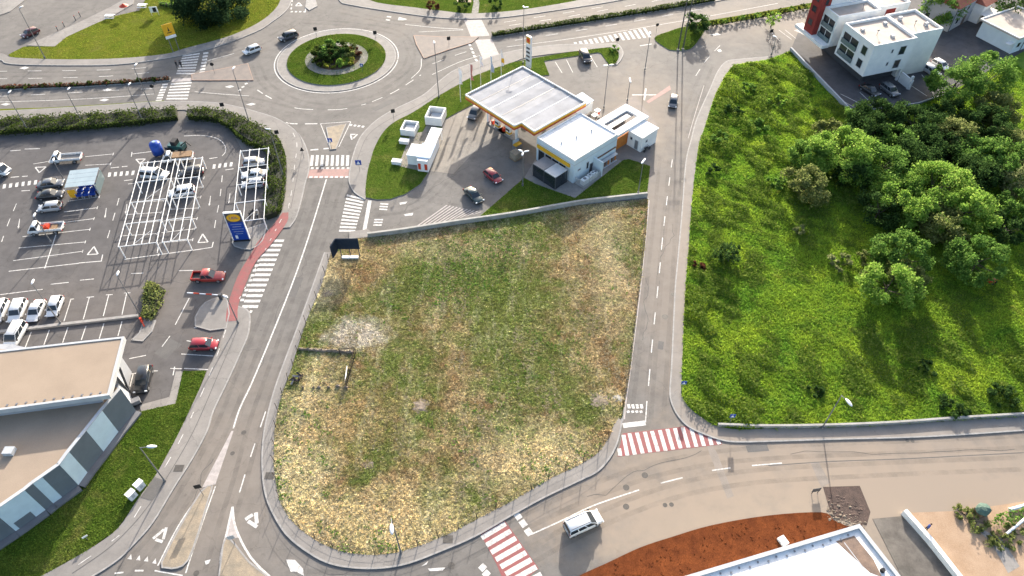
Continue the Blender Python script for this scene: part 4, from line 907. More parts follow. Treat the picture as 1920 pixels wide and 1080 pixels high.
for k in range(14):
    p_ = Vector((UP[0][0],UP[0][1],0)).lerp(Vector((UP[1][0],UP[1][1],0)), .12+k*.062)
    MB().box(p_.x-.12,p_.x+.12,p_.y+.55,p_.y+.8,uz-.06,uz+.02).build('roof_fixing', m_midgrey, sm)
# trolley bay wall and pale path beside it
slab('path_supermarket', GP([(265,772),(330,757),(343,696),(330,697),(318,745),(262,760)]), 0.0, .10, m_conc, kind='structure')
# ---------------------------------------------------------------- white roof at the bottom
rz_ = 5.0
C0, C1, C2 = G(1612,982,rz_), G(1270,1084,rz_), G(1692,1084,rz_)
e1 = (C1-C0).normalized(); e2 = (C2-C0).normalized()
PP = [C0, C0+e1*34, C0+e1*34+e2*20, C0+e2*20]
wh = thing('warehouse', 'warehouse with bright white flat roof and grey parapet beside the red earth', 'warehouse', (0,0,0))
MB().prism(PP, 0, rz_-.35).build('wall', m_wall_b, wh)
cc = (PP[0]+PP[2])/2
MB().prism([cc+(p-cc)*.99 for p in PP], rz_-.349, rz_-.3).build('roof', m_roof_w, wh); parapet(wh, PP, rz_-.35, .35, .45, m_ltgrey)
st = MB(); a = C0+e1*1.2+e2*1.0
MB().prism([a+e1*.2, a+e1*2.6, a+e1*1.5+e2*4.2, a+e1*.6+e2*5.0, a+e1*.1+e2*3.0], rz_-.296, rz_-.29).build('rust_stain', m_stain, wh)
MB().tube(a+e2*4.4+Vector((0,0,-.3))+e1*.1, a+e2*4.4+e1*.1+Vector((0,0,.1)), .28, .22, 10).build('roof_drain', m_black, wh)
for k in range(16): 
    p_ = C0+e1*(2.0+k*1.15)+e2*(.75+.25*(k%2)); MB().box(p_.x-.09,p_.x+.09,p_.y-.09,p_.y+.09,rz_-.3,rz_-.2).build('roof_fixing', m_midgrey, wh)

for k in range(6): MB().box(1.8+k*1.65,1.86+k*1.65,-SW+.3,-.3,sh+.06,sh+.075).build('roof_seam', m_ltgrey, shop)
for k in range(9):
    p_ = C0+e1*(3.0+k*2.2)+e2*1.4; q_ = p_+e2*17
    mb = MB(); n_ = e1*.05; mb.add([(v.x,v.y,rz_-.285) for v in (p_-n_,p_+n_,q_+n_,q_-n_)],[(0,1,2,3)]); mb.build('roof_seam', m_ltgrey, wh)
for x, y in [(2.2,6.8),(6.4,2.6),(8.4,7.6)]: MB().box(x-.35,x+.35,y-.35,y+.35,OZ1+.05,OZ1+.5).build('roof_hatch', m_ltgrey, of)
for x, y in [(12.6,8.2),(16.2,4.4)]: MB().box(x-.4,x+.4,y-.3,y+.3,OZ1+.05,OZ1+.75).build('cooling_unit', m_ltgrey, of)
for x, y in [(-62,45),(-66,41),(-72,46)]: MB().box(x-.6,x+.6,y-.5,y+.5,top_h-.28,top_h+.35).build('roof_vent', m_ltgrey, sm)
# =================================================================== VEHICLES
def paint(name, c, rough=0.28):
    m, t, b = newmat(name); b.inputs['Base Color'].default_value = (*c, 1); b.inputs['Roughness'].default_value = rough
    b.inputs['Coat Weight'].default_value = 0.6; b.inputs['Coat Roughness'].default_value = 0.08
    p = N(t, 'ShaderNodeTexCoord').outputs['Object']
    col = mixc(t, ramp(t, noise(t, 1.6, 4, .6, p), [(0.35, 0.0), (0.7, 1.0)]), c, tuple(x*0.85+0.012 for x in c)); t.links.new(col, b.inputs['Base Color'])
    return m
pt_white = paint('car_paint_white', (0.66,0.66,0.66)); pt_black = paint('car_paint_black', (0.012,0.013,0.016)); pt_grey = paint('car_paint_grey', (0.10,0.105,0.115))
pt_silver = paint('car_paint_silver', (0.36,0.37,0.39)); pt_red = paint('car_paint_red', (0.30,0.012,0.018)); pt_dred = paint('car_paint_dark_red', (0.10,0.012,0.014))
pt_green = paint('car_paint_dark_green', (0.010,0.030,0.030)); pt_navy = paint('car_paint_navy', (0.022,0.028,0.042)); pt_orange = paint('truck_paint_red', (0.36,0.03,0.02))
m_tyre = mat('tyre_rubber', (0.016,0.016,0.017), (0.024,0.024,0.025), 5, rough=0.85); m_rim = mat('wheel_rim', (0.40,0.40,0.41), (0.30,0.30,0.31), 4, rough=0.35, metal=0.6)
m_head = mat('headlight', (0.70,0.72,0.74), (0.6,0.62,0.64), 4, rough=0.15); m_tail = mat('tail_light', (0.32,0.012,0.012), (0.25,0.01,0.01), 4, rough=0.2)
m_trim = mat('black_trim', (0.02,0.02,0.022), (0.03,0.03,0.032), 4, rough=0.6); m_plate = mat('number_plate', (0.7,0.7,0.68), (0.6,0.6,0.58), 5)
def lerp3(a, b, t): return a+(b-a)*t
def loft(stations, nm, m, parent):
    """stations: (x, z_low, z_top, half_width) -> rounded body shell"""
    mb = MB(); k = 12; vs = []
    for x, zl, zt, hw in stations:
        zm = zl+(zt-zl)*.45
        ring_ = [(hw*.86,zl),(hw*.98,zl+.08),(hw,zm),(hw*.985,zt-.16),(hw*.94,zt-.04),(hw*.80,zt)]
        pts = ring_+[(-y, z) for y, z in ring_[::-1]]
        vs += [(x, y, z) for y, z in pts]
    fs = []
    n = len(stations)
    for i in range(n-1):
        for j in range(k): fs.append((i*k+j, i*k+(j+1) % k, (i+1)*k+(j+1) % k, (i+1)*k+j))
    fs.append(tuple(range(k))); fs.append(tuple(range((n-1)*k+k-1, (n-1)*k-1, -1)))
    mb.add(vs, fs); o = mb.build(nm, m, parent, True); return o
def quadwin(parent, P, nm, m, inset=.08, out=.012):
    """pane on the face P (4 corners), inset and slightly proud"""
    P = [Vector(p) for p in P]; c = sum(P, Vector())/4; n = (P[1]-P[0]).cross(P[2]-P[0]).normalized()
    if n.dot(c-Vector((0,0,.8))) < 0: n = -n
    Q = []
    for i in range(4):
        a = (P[i-1]-P[i]).normalized(); b = (P[(i+1) % 4]-P[i]).normalized(); Q.append(P[i]+(a+b)*inset+n*out)
    return MB().add([*Q, *[q-n*.02 for q in Q]], [(0,1,2,3),(7,6,5,4),(0,4,5,1),(1,5,6,2),(2,6,7,3),(3,7,4,0)]).build(nm, m, parent)
def wheels(t, xs, W, r=.32, wd=.22):
    for x in xs:
        for s in (-1, 1):
            y0 = s*(W/2-.02); y1 = s*(W/2-.02-wd)
            o = MB().tube((x,y1,r),(x,y0,r),r,n=16).build('wheel', m_tyre, t); MB().tube((x,y0,r),(x,y0+s*.015,r),r*.64,n=12).build('rim', m_rim, o)
def cabin(t, xb0, xt0, xt1, xb1, zb, zr, wb, wt, pm, rows=2, glass=m_glass, panel_from=None):
    """greenhouse: rear base, rear roof, front roof, front base"""
    b = [(xb0,wb),(xb1,wb*.97),(xb1,-wb*.97),(xb0,-wb)]; r = [(xt0,wt),(xt1,wt),(xt1,-wt),(xt0,-wt)]
    V = [Vector((x,y,zb)) for x,y in b]+[Vector((x,y,zr-.07)) for x,y in r]+[Vector((lerp3(x,(xt0+xt1)/2,.07),y*.88,zr)) for x,y in r]
    MB().add(V, [(0,1,5,4),(1,2,6,5),(2,3,7,6),(3,0,4,7),(4,5,9,8),(5,6,10,9),(6,7,11,10),(7,4,8,11),(8,9,10,11)]).build('roof', pm, t, True)
    quadwin(t, [V[2],V[1],V[5],V[6]], 'windscreen', glass, .07); quadwin(t, [V[0],V[3],V[7],V[4]], 'rear_window', glass, .09)
    for A, B_, C_, D in ((V[0],V[1],V[5],V[4]),(V[3],V[2],V[6],V[7])):
        for k in range(rows):
            t0, t1 = k/rows, (k+1)/rows
            if panel_from is not None and t1 <= panel_from+1e-6: continue
            quadwin(t, [A.lerp(B_,t0),A.lerp(B_,t1),D.lerp(C_,t1),D.lerp(C_,t0)], 'side_window', glass, .055)
def lights(t, xf, xr, W, zf, zr):
    for s in (-1, 1):
        MB().box(xf-.14,xf+.015,s*W*.42-.17,s*W*.42+.13*1,zf-.08,zf+.08).build('headlight', m_head, t)
        MB().box(xr-.015,xr+.10,s*W*.43-.12,s*W*.43+.12,zr-.14,zr+.14).build('tail_light', m_tail, t)
    MB().box(xf+.0,xf+.03,-.26,.26,.42,.53).build('number_plate', m_plate, t); MB().box(xr-.03,xr,-.26,.26,.62,.73).build('number_plate', m_plate, t)
def vehicle(kind, pm, tail, nose, label, cat='car', group=None, name=None, scale=1.0):
    a, b = G(*tail), G(*nose); d = b-a; rz = math.atan2(d.y, d.x); c = (a+b)/2
    nm = name or {'hatch':'parked_car','sedan':'parked_car','suv':'parked_car','van':'van','pickup':'pickup_truck','flatbed':'flatbed_truck'}[kind]
    t = thing(nm, label, cat, (c.x, c.y, Z1), rz, group)
    if kind in ('hatch','sedan','suv'):
        L, W, Hh = {'hatch':(4.05,1.74,1.47),'sedan':(4.55,1.80,1.45),'suv':(4.5,1.86,1.66)}[kind]; L *= scale
        f, r = L/2, -L/2; zb = Hh*.60; gl = .17
        loft([(r,.38,zb-.14,W*.40),(r+.06,.26,zb-.02,W*.46),(r+.45,.2,zb+.02,W*.5),(-.3,.19,zb,W*.5),(.55,.19,zb-.02,W*.5),(f-1.0,.2,zb-.06,W*.49),(f-.45,.22,zb-.14,W*.475),(f-.12,.27,zb-.24,W*.43),(f,.36,zb-.34,W*.36)],'body',pm,t)
        if kind == 'sedan': cabin(t, r+.55, r+1.25, .35, 1.12, zb-.05, Hh, W*.47, W*.37, pm)
        elif kind == 'hatch': cabin(t, r+.05, r+.45, .45, 1.18, zb-.05, Hh, W*.47, W*.38, pm)
        else: cabin(t, r+.05, r+.38, .55, 1.25, zb-.05, Hh, W*.475, W*.40, pm, 3)
        wheels(t, (r+.78, f-.80), W, .33 if kind != 'suv' else .36); lights(t, f-.06, r+.02, W, zb-.26, zb-.16)
        for s in (-1,1): MB().box(.88,1.05,s*(W/2)-.02+s*.02,s*(W/2)+.02+s*.16,zb+.02,zb+.15).build('mirror', pm, t)
        MB().box(f-.1,f+.02,-W*.33,W*.33,.3,.44).build('grille', m_trim, t); MB().box(r-.02,r+.08,-W*.4,W*.4,.3,.5).build('rear_bumper', m_trim, t)
    elif kind == 'van':
        L, W, Hh = 4.75*scale, 1.88, 1.88; f, r = L/2, -L/2
        loft([(r,.34,1.06,W*.47),(r+.08,.24,1.10,W*.495),(-.2,.22,1.10,W*.5),(.9,.22,1.08,W*.5),(f-.75,.22,1.02,W*.49),(f-.3,.24,.90,W*.46),(f-.06,.3,.74,W*.40),(f,.38,.62,W*.34)],'body',pm,t)
        cabin(t, r+.02, r+.16, .55, 1.45, 1.03, Hh, W*.49, W*.435, pm, 3)
        wheels(t, (r+.85, f-.85), W, .33); lights(t, f-.05, r+.02, W, .78, 1.0)
        for s in (-1,1): MB().box(1.05,1.25,s*W/2-.02+s*.03,s*W/2+.02+s*.2,1.1,1.3).build('mirror', m_trim, t)
        MB().box(f-.1,f+.03,-W*.34,W*.34,.32,.5).build('grille', m_trim, t); MB().box(r-.03,r+.08,-W*.43,W*.43,.3,.52).build('rear_bumper', m_trim, t)
        for s in (-1,1): MB().box(r+.3,.5,s*W*.36-.02,s*W*.36+.02,Hh,Hh+.05).build('roof_rail', m_trim, t)
    elif kind == 'pickup':
        L, W, Hh = 5.2*scale, 1.86, 1.78; f, r = L/2, -L/2
        loft([(r+1.55,.3,1.04,W*.495),(0,.3,1.04,W*.5),(1.0,.3,1.02,W*.5),(f-.5,.32,.98,W*.485),(f-.1,.36,.88,W*.44),(f,.44,.74,W*.38)],'body',pm,t)
        cabin(t, r+1.6, r+1.75, .35, 1.1, .98, Hh, W*.475, W*.41, pm, 2)
        MB().box(r,r+1.56,-W*.48,W*.48,.45,.62).build('bed_floor', m_trim, t)
        for s in (-1,1): MB().box(r,r+1.54,s*W*.46-.05,s*W*.46+.05,.62,1.06).build('bed_side', pm, t)
        MB().box(r-.03,r+.06,-W*.46,W*.46,.5,1.06).build('tailgate', pm, t); MB().box(r+.1,r+1.5,-W*.4,W*.4,.62,.70).build('bed_liner', m_trim, t)
        wheels(t, (r+1.0, f-.95), W, .38, .26); lights(t, f-.05, r, W, .82, .9)
    elif kind == 'flatbed':
        L, W, Hh = 5.6*scale, 1.95, 2.05; f, r = L/2, -L/2; cb = f-1.75
        loft([(cb,.42,1.15,W*.48),(cb+.1,.4,1.16,W*.49),(f-.6,.4,1.12,W*.49),(f-.1,.42,1.02,W*.46),(f,.5,.86,W*.40)],'cab',pm,t)
        cabin(t, cb+.02, cb+.08, f-1.0, f-.32, 1.1, Hh, W*.475, W*.42, pm, 1)
        MB().box(r,cb-.05,-W*.22,W*.22,.45,.72).build('chassis', m_trim, t); MB().box(r,cb-.06,-W/2,W/2,.72,.84).build('bed_floor', m_conc, t)
        for s in (-1,1): MB().box(r+.05,cb-.1,s*W/2-.03*(1+s),s*W/2+.03*(1-s),.84,1.22).build('bed_side', pm, t)
        MB().box(r,r+.05,-W/2,W/2,.84,1.22).build('tailgate', pm, t); MB().box(cb-.1,cb-.05,-W/2,W/2,.84,1.5).build('headboard', pm, t)
        wheels(t, (r+1.2, f-.9), W, .36, .24); lights(t, f-.05, r, W, .72, .75)
    return t
GP_ = 'cars in the supermarket car park'
vehicle('hatch', pt_dred, (75,59), (42,73), 'dark red hatchback driving beside the pale path at the top left')
vehicle('suv', pt_navy, (559,67), (524,79), 'dark blue estate car circling the roundabout', name='moving_car')
vehicle('hatch', pt_white, (490,92), (457,104), 'white hatchback leaving the roundabout behind the dark estate', name='moving_car')
vehicle('suv', pt_grey, (899,205), (883,228), 'grey car stopped at the pumps under the canopy edge')
vehicle('suv', pt_black, (1091,101), (1103,122), 'black car alone in the marked bays behind the filling station')
vehicle('hatch', pt_grey, (1264,181), (1259,210), 'dark grey car driving down the straight road past the wash bay', name='moving_car')
vehicle('hatch', pt_red, (912,324), (938,346), 'dark pink red car parked in front of the terrace annex')
vehicle('sedan', pt_green, (872,354), (905,387), 'very dark green car parked by the yellow hatched corner of the forecourt')
vehicle('van', pt_white, (1062,999), (1124,971), 'white people carrier van driving on the south road by the red zebra', 'van')
vehicle('pickup', pt_orange, (360,524), (427,523), 'bright red pickup truck beside the entrance barrier', 'pickup truck')
vehicle('hatch', pt_red, (358,651), (412,650), 'red hatchback parked alone next to the pavement', 'car', GP_)
vehicle('suv', pt_black, (278,692), (266,742), 'black car parked beside the supermarket strut', 'car', GP_)
vehicle('suv', pt_white, (46,566), (27,611), 'white car with dark windscreen, second from the left edge of its row', 'car', GP_)
vehicle('sedan', pt_white, (80,567), (61,608), 'low white saloon between two taller white cars', 'car', GP_, scale=.95)
vehicle('hatch', pt_white, (115,557), (97,602), 'white hatchback at the right end of the row of white cars', 'car', GP_)
vehicle('suv', pt_white, (12,566), (-8,612), 'white car cut off by the left edge of the photo', 'car', GP_)
vehicle('van', pt_white, (47,609), (17,663), 'white van partly hidden behind the beige supermarket roof', 'van')
vehicle('flatbed', pt_white, (160,300), (95,305), 'white flatbed lorry with empty bed above the trolley shelter', 'lorry')
vehicle('sedan', pt_grey, (70,352), (126,346), 'dark grey car uppermost of three beside the trolley shelter', 'car', GP_)
vehicle('sedan', pt_black, (69,372), (125,367), 'black car between two grey cars beside the trolley shelter', 'car', GP_)
vehicle('hatch', pt_silver, (122,390), (70,396), 'silver grey car above the white tipper with red load', 'car', GP_)
tr = vehicle('flatbed', pt_white, (126,431), (55,437), 'white small lorry with a red machine on its bed', 'lorry')
MB().box(-.6,.2,-.5,.4,.84,1.35).tube((-.4,0,1.3),(.4,.3,1.75),.08).build('red_machine', m_redp, tr); MB().box(-1.9,-.9,-.6,.6,.84,1.0).build('boards', m_wood, tr)
vehicle('flatbed', pt_white, (-30,322), (19,328), 'white vehicle cut off at the left edge beside the lot zebra', 'lorry')
vehicle('van', pt_white, (262,330), (324,334), 'long white van parked under the left white pergola', 'van', scale=1.05)
vehicle('suv', pt_black, (388,324), (333,332), 'black car parked under the pergola next to the white van', 'car', GP_)
vehicle('suv', pt_white, (370,360), (316,369), 'white car parked under the pergola below the black car', 'car', GP_)
tr = vehicle('flatbed', pt_white, (372,298), (300,305), 'white lorry with timber load parked below the blue tank', 'lorry')
MB().box(-2.6,.8,-.85,.85,.85,1.5).build('timber_load', m_wood, tr)
t3 = 'cars under the right pergola'
vehicle('hatch', pt_silver, (452,311), (503,306), 'silver car uppermost of three under the right pergola', 'car', t3)
vehicle('sedan', pt_white, (504,329), (451,334), 'white car in the middle of three under the right pergola', 'car', t3)
vehicle('hatch', pt_silver, (501,346), (450,352), 'silver grey car lowest of three under the right pergola', 'car', t3)
vehicle('sedan', pt_black, (1614,164), (1645,183), 'black car parked left of the two below the office overhang', 'car')
vehicle('suv', pt_grey, (1652,163), (1680,184), 'dark grey car parked beside the office pillar', 'car')
vehicle('suv', pt_silver, (1730,128), (1756,146), 'silver grey car behind the bushy trees in the office yard', 'car')
vehicle('hatch', pt_white, (1748,118), (1775,134), 'white car farthest back in the office yard bays', 'car')
# blue tank trailer and green machine above the pergola lorry
t = thing('water_tank', 'upright blue tank on a frame beside the green machine in the car park', 'tank', G(299,291), R(10))
MB().tube((0,0,.5),(0,0,2.6),1.05,1.05,18).ellipsoid((0,0,2.6),1.05,1.05,.5,18,8).build('tank', m_blue, t, True)
for a in range(4): MB().box(.7*math.cos(a*1.57+.78)-.08,.7*math.cos(a*1.57+.78)+.08,.7*math.sin(a*1.57+.78)-.08,.7*math.sin(a*1.57+.78)+.08,0,.5).build('leg', m_dkgrey, t)
MB().tube((0,0,3.05),(0,0,3.2),.35,.3,12).build('lid', m_bluegl, t)
t = thing('loader_machine', 'dark green loader machine with black boom behind the white lorry', 'machine', G(334,281), R(170))
MB().box(-1.6,1.4,-.8,.8,.5,1.4).build('body', paint('machine_green',(0.015,0.075,0.07)), t); MB().box(-.4,.6,-.7,.7,1.4,2.3).build('cab', m_black, t)
for x in (-1.1,1.0):
    for s in (-1,1): MB().tube((x,s*.6,.5),(x,s*.95,.5),.5,n=16).build('wheel', m_tyre, t)
MB().tube((-1.2,.3,1.4),(-2.6,.3,2.5),.12).tube((-2.6,.3,2.5),(-3.4,.3,1.6),.1).build('boom', m_black, t); MB().box(1.4,2.1,-.9,.9,.4,1.0).build('bucket', m_dkgrey, t)
for k, (x, y, lab) in enumerate([(472,402,'dark motorcycle parked left at the foot of the right pergola'),(484,403,'dark motorcycle parked right at the foot of the right pergola')]):
    t = thing('motorcycle', lab, 'motorcycle', G(x,y), R(80+20*k), 'motorcycles under the right pergola')
    for xx in (-.7,.7): MB().tube((xx,-.06,.32),(xx,.06,.32),.32,n=14).build('wheel', m_black, t)
    MB().box(-.6,.4,-.14,.14,.4,.85).tube((.35,0,.8),(.68,0,.32),.05).build('frame', [m_dkgrey,pt_white][k], t); MB().box(-.75,.0,-.16,.16,.85,.98).build('seat', m_black, t); MB().tube((.4,-.35,1.08),(.4,.35,1.08),.03).build('handlebar', m_dkgrey, t)
# =================================================================== STREET FURNITURE
m_pole = mat('galvanised_pole', (0.20,0.20,0.205), (0.15,0.15,0.155), 1.5, rough=0.5, metal=0.3)
m_lamp = mat('lamp_housing', (0.70,0.70,0.70), (0.62,0.62,0.62), 2, rough=0.4)
m_wire = mat('fence_wire', (0.10,0.085,0.07), (0.07,0.06,0.05), 3, rough=0.7)
m_rust = mat('rusty_iron', (0.055,0.035,0.025), (0.03,0.022,0.018), 3, rough=0.85)
m_rubble = mat('rubble_stone', (0.24,0.19,0.145), (0.16,0.125,0.095), 1.5, fine=0.25, bmp=0.8)
m_wet = mat('dark_wet_soil', (0.085,0.055,0.045), (0.05,0.033,0.028), 1.2, fine=0.4, bmp=1.0, rough=0.8)
m_wallc = mat('boundary_wall_concrete', (0.34,0.325,0.30), (0.25,0.24,0.22), 0.9, fine=0.14)
GL = 'street lamps along the roads'
def lamp(base, top, arms, label, group=GL, z0=0.1, head=1.0):
    h = max(hgt(base, top), 4.0); b = G(*base)
    t = thing('street_lamp', label, 'street lamp', (b.x, b.y, z0), 0, group)
    MB().tube((0,0,0),(0,0,.5),.17,.17,10).build('base', m_pole, t); MB().tube((0,0,.5),(0,0,h),.10,.055,8).build('pole', m_pole, t)
    for ang, ln in arms:
        d = Vector((math.cos(R(ang)), math.sin(R(ang)), 0)); e = d*ln+Vector((0,0,h+.25))
        MB().tube((0,0,h-.05),e,.05,.04,6).build('arm', m_pole, t)
        Mx = Matrix.Translation(e) @ Matrix.Rotation(R(ang),4,'Z')
        hd = MB(); hd.ellipsoid((0,0,0),.55*head,.20*head,.10*head,12,6); hd.v = [tuple(Mx @ Vector(v)) for v in hd.v]; hd.build('lamp_head', m_lamp, t, True)
    return t
lamp((85,110),(38,18),[(60,.6)],'tall street lamp beside the tip of the northwest lawn')
lamp((287,210),(252,128),[(80,.8)],'street lamp on the avenue pavement, right of the three by the long hedge')
lamp((55,248),(18,180),[(85,.9)],'leftmost street lamp standing in the long hedge')
lamp((155,230),(126,174),[(85,.9)],'street lamp in the middle of the long hedge')
lamp((270,232),(235,165),[(85,.9)],'street lamp in the long hedge close to the avenue crossing')
lamp((469,234),(437,133),[(80,.5)],'tall street lamp at the rounded hedge corner south of the roundabout')
lamp((823,183),(812,84),[(100,.4)],'tall street lamp on the pavement between roundabout and filling station')
lamp((1132,203),(1141,125),[(10,.6),(190,.6)],'street lamp with two heads between canopy and service yard')
lamp((981,120),(980,17),[(100,.3),(10,.5)],'tall street lamp next to the price totem')
lamp((533,335),(508,245),[(170,.3)],'street lamp in the hedge beside the right pergola')
lamp((310,903),(266,840),[(0,1.5)],'street lamp leaning its arm over the pavement by the two white cabinets', head=1.2)
lamp((115,608),(60,535),[(100,.4)],'lamp post in the row of white cars')
lamp((265,594),(217,520),[(100,.5)],'lamp post with red foot by the planter at the parking wall')
lamp((1541,803),(1579,742),[(-70,1.3)],'street lamp at the meadow wall with a white head', head=1.2)
lamp((752,1037),(727,972),[(-80,1.4)],'street lamp at the south tip of the dry field', head=1.2)
lamp((97,456),(68,408),[(100,.3)],'lamp post below the white lorry with the red machine')
lamp((122,340),(100,304),[(100,.3)],'lamp post between trolley shelter and dark cars')
lamp((1196,364),(1201,305),[(60,.35),(240,.35)],'lamp post with two white heads on the station corner lawn')
lamp((980,349),(981,288),[(20,.6),(140,.6),(260,.6)],'lamp post with three white heads in front of the terrace annex')
lamp((1446,104),(1449,72),[(150,.4)],'short lamp post by the bays left of the office block')
lamp((447,607),(421,560),[(150,.3)],'thin lamp post where the red path meets the pavement')
lamp((1209,132),(1211,66),[(90,.3)],'thin lamp post on the forecourt exit near the striped zone')
lamp((1176,190),(1177,153),[(90,.4),(270,.4)],'slim lamp post at the grey blue lean-to')
for base, hh, lab in [((1271,95),19.0,'tall dark mast on the small island lawn, left of a pair'),((1280,94),17.0,'tall dark mast on the small island lawn, right of a pair')]:
    b = G(*base); t = thing('mast', lab, 'mast', (b.x,b.y,.1), 0, 'pair of tall masts on the island lawn')
    MB().tube((0,0,0),(0,0,hh),.16,.09,10).build('pole', m_dkgrey, t); MB().box(-.25,.25,-.25,.25,0,.3).build('foot', m_kerb, t); MB().box(-1.0,1.0,-.06,.06,hh-.9,hh-.75).build('crossarm', m_dkgrey, t)
    for s in (-1,1): MB().tube((s*.85,0,hh-.75),(s*.85,0,hh-.45),.06).build('insulator', m_brown, t)
# ---------------------------------------------------------------- signs
def sign(base, h, wd, ph, face, label, rz=0.0, shape='rect', z0=.12, back=m_midgrey):
    b = G(*base); t = thing('traffic_sign', label, 'traffic sign', (b.x,b.y,z0), rz)
    MB().tube((0,0,0),(0,0,h),.04,.04,6).build('post', m_pole, t)
    if shape == 'disc':
        MB().tube((0,-.05,h-ph/2),(0,-.09,h-ph/2),wd/2,n=18).build('plate', face, t)
    elif shape == 'tri':
        MB().add([(-wd/2,-.05,h-ph),(wd/2,-.05,h-ph),(0,-.05,h),(-wd/2,-.08,h-ph),(wd/2,-.08,h-ph),(0,-.08,h)],[(0,1,2),(5,4,3),(0,3,4,1),(1,4,5,2),(2,5,3,0)]).build('plate', face, t)
    else: MB().box(-wd/2,wd/2,-.09,-.05,h-ph,h).build('plate', face, t)
    return t
def bluesign(base, h, wd, label, rz=0.0, z0=.12):
    t = sign(base, h, wd, wd, m_blue, label, rz, 'rect', z0)
    MB().add([(-wd*.32,-.095,h-wd*.85),(wd*.32,-.095,h-wd*.85),(0,-.095,h-wd*.2)],[(0,1,2)]).build('symbol', m_steelw, t); return t
bluesign((1277,735),2.6,.75,'blue zebra crossing sign on the pavement of the straight road')
bluesign((1367,795),2.4,.75,'blue crossing sign in the meadow corner at the red zebra', z0=.1)
bluesign((675,321),2.5,1.1,'blue and white sign at the peninsula tip by the zebra')
bluesign((622,279),2.4,.9,'blue arrow sign on the triangular island at the roundabout mouth')
bluesign((680,136),2.0,.7,'blue sign standing on the roundabout lawn', z0=.2)
for base, h, lab, sh_ in [((403,138),2.6,'dark sign seen from behind on the west splitter island','disc'),((422,214),2.6,'dark sign seen from behind at the second hedge top','rect'),((291,177),2.3,'dark sign seen from behind at the lower avenue crossing','disc'),((594,69),2.3,'dark sign at the upper left rim of the roundabout','rect'),((705,76),2.3,'dark sign at the upper right rim of the roundabout','rect'),((382,929),2.8,'dark sign at the tip of the southern splitter island','rect'),((570,296),2.4,'dark sign at the pavement corner left of the zebra','tri'),((523,264),2.4,'dark sign on the pavement by the rounded hedge','rect'),((1156,91),2.6,'dark sign at the tip of the station lawn by the exit','rect'),((1230,62),2.4,'dark sign at the left tip of the island lawn','disc'),((739,226),2.6,'thin dark sign on the pavement left of the wash structure','rect'),((842,86),2.2,'dark sign on the east splitter island','rect'),((441,1019),2.2,'pale sign at the tip of the triangular island at the bottom','rect'),((1441,78),3.0,'dark sign left of the office parking bays','rect')]:
    sign(base, h, .8, .85, m_black if 'dark' in lab else m_ltgrey, lab, R(15), sh_)
# yellow direction sign
b = G(331,97); t = thing('direction_sign', 'tall yellow direction sign with white strip beside the big dark tree', 'direction sign', (b.x,b.y,.1), R(35))
for s in (-1,1): MB().tube((s*.7,0,0),(s*.7,0,6.6),.09,.09,8).build('post', m_pole, t)
MB().box(-1.15,1.15,-.12,0,4.0,6.6).build('yellow_panel', m_yel, t); MB().box(-1.15,1.15,-.14,-.02,3.3,3.9).build('white_panel', m_steelw, t); MB().add([(-.5,-.125,4.5),(.5,-.125,4.5),(.5,-.125,4.7),(-.5,-.125,4.7)],[(0,1,2,3)]).build('arrow', m_black, t); MB().add([(-.2,-.125,4.9),(.2,-.125,4.9),(0,-.125,6.0)],[(0,1,2)]).build('arrow', m_black, t)
def text(body, size, parent, loc, rot, m, name='lettering', ext=.01):
    cu = bpy.data.curves.new(name, 'FONT'); cu.body = body; cu.size = size; cu.align_x = 'CENTER'; cu.align_y = 'CENTER'; cu.extrude = ext
    o = bpy.data.objects.new(name, cu); COL.objects.link(o); cu.materials.append(m); o.parent = parent; o.location = loc; o.rotation_euler = rot
    dg = bpy.context.evaluated_depsgraph_get(); dg.update(); me = bpy.data.meshes.new_from_object(o.evaluated_get(dg)); o2 = bpy.data.objects.new(name, me); COL.objects.link(o2); o2.parent = parent; o2.location = loc; o2.rotation_euler = rot
    bpy.data.objects.remove(o); return o2
# supermarket totem
b = G(455,452); t = thing('shop_totem', 'blue supermarket totem with yellow disc logo at the car park entrance', 'totem sign', (b.x,b.y,.12), R(6))
tw, th_ = 1.28, 6.3
MB().box(-tw-.1,tw+.1,-.22,.22,0,.35).build('foot', m_black, t); MB().box(-tw,tw,-.16,.16,.35,th_).build('panel', m_blue, t)
for s in (-1,1): MB().box(s*tw-.05+s*.06,s*tw+.05+s*.06,-.2,.2,.35,th_).build('edge_strip', m_steelw, t)
MB().box(-tw-.12,tw+.12,-.2,.2,th_,th_+.14).build('cap', m_steelw, t)
MB().box(-tw+.03,tw-.03,-.18,-.161,th_-1.95,th_-.05).build('logo_field', m_dkgrey, t)
dsc = MB(); dsc.tube((0,-.182,th_-1.0),(0,-.215,th_-1.0),.98,n=28); dsc.v = [(x*1.12,y,(z-(th_-1.0))*.82+(th_-1.0)) for x,y,z in dsc.v]; dsc.build('logo_disc', m_yel, t)
text('LIDL', .72, t, (0,-.22,th_-1.0), (R(90),0,0), m_blue)
for k, (z, wd) in enumerate([(3.8,.9),(3.3,.7),(2.75,.95),(2.2,.8),(1.7,.6)]): MB().box(-wd,wd,-.172,-.161,z,z+.07).build('print_line', m_ltgrey if k % 2 else m_bluegl, t)
MB().box(-.8,-.4,-.175,-.161,.7,1.4).build('print_block', m_steelw, t)
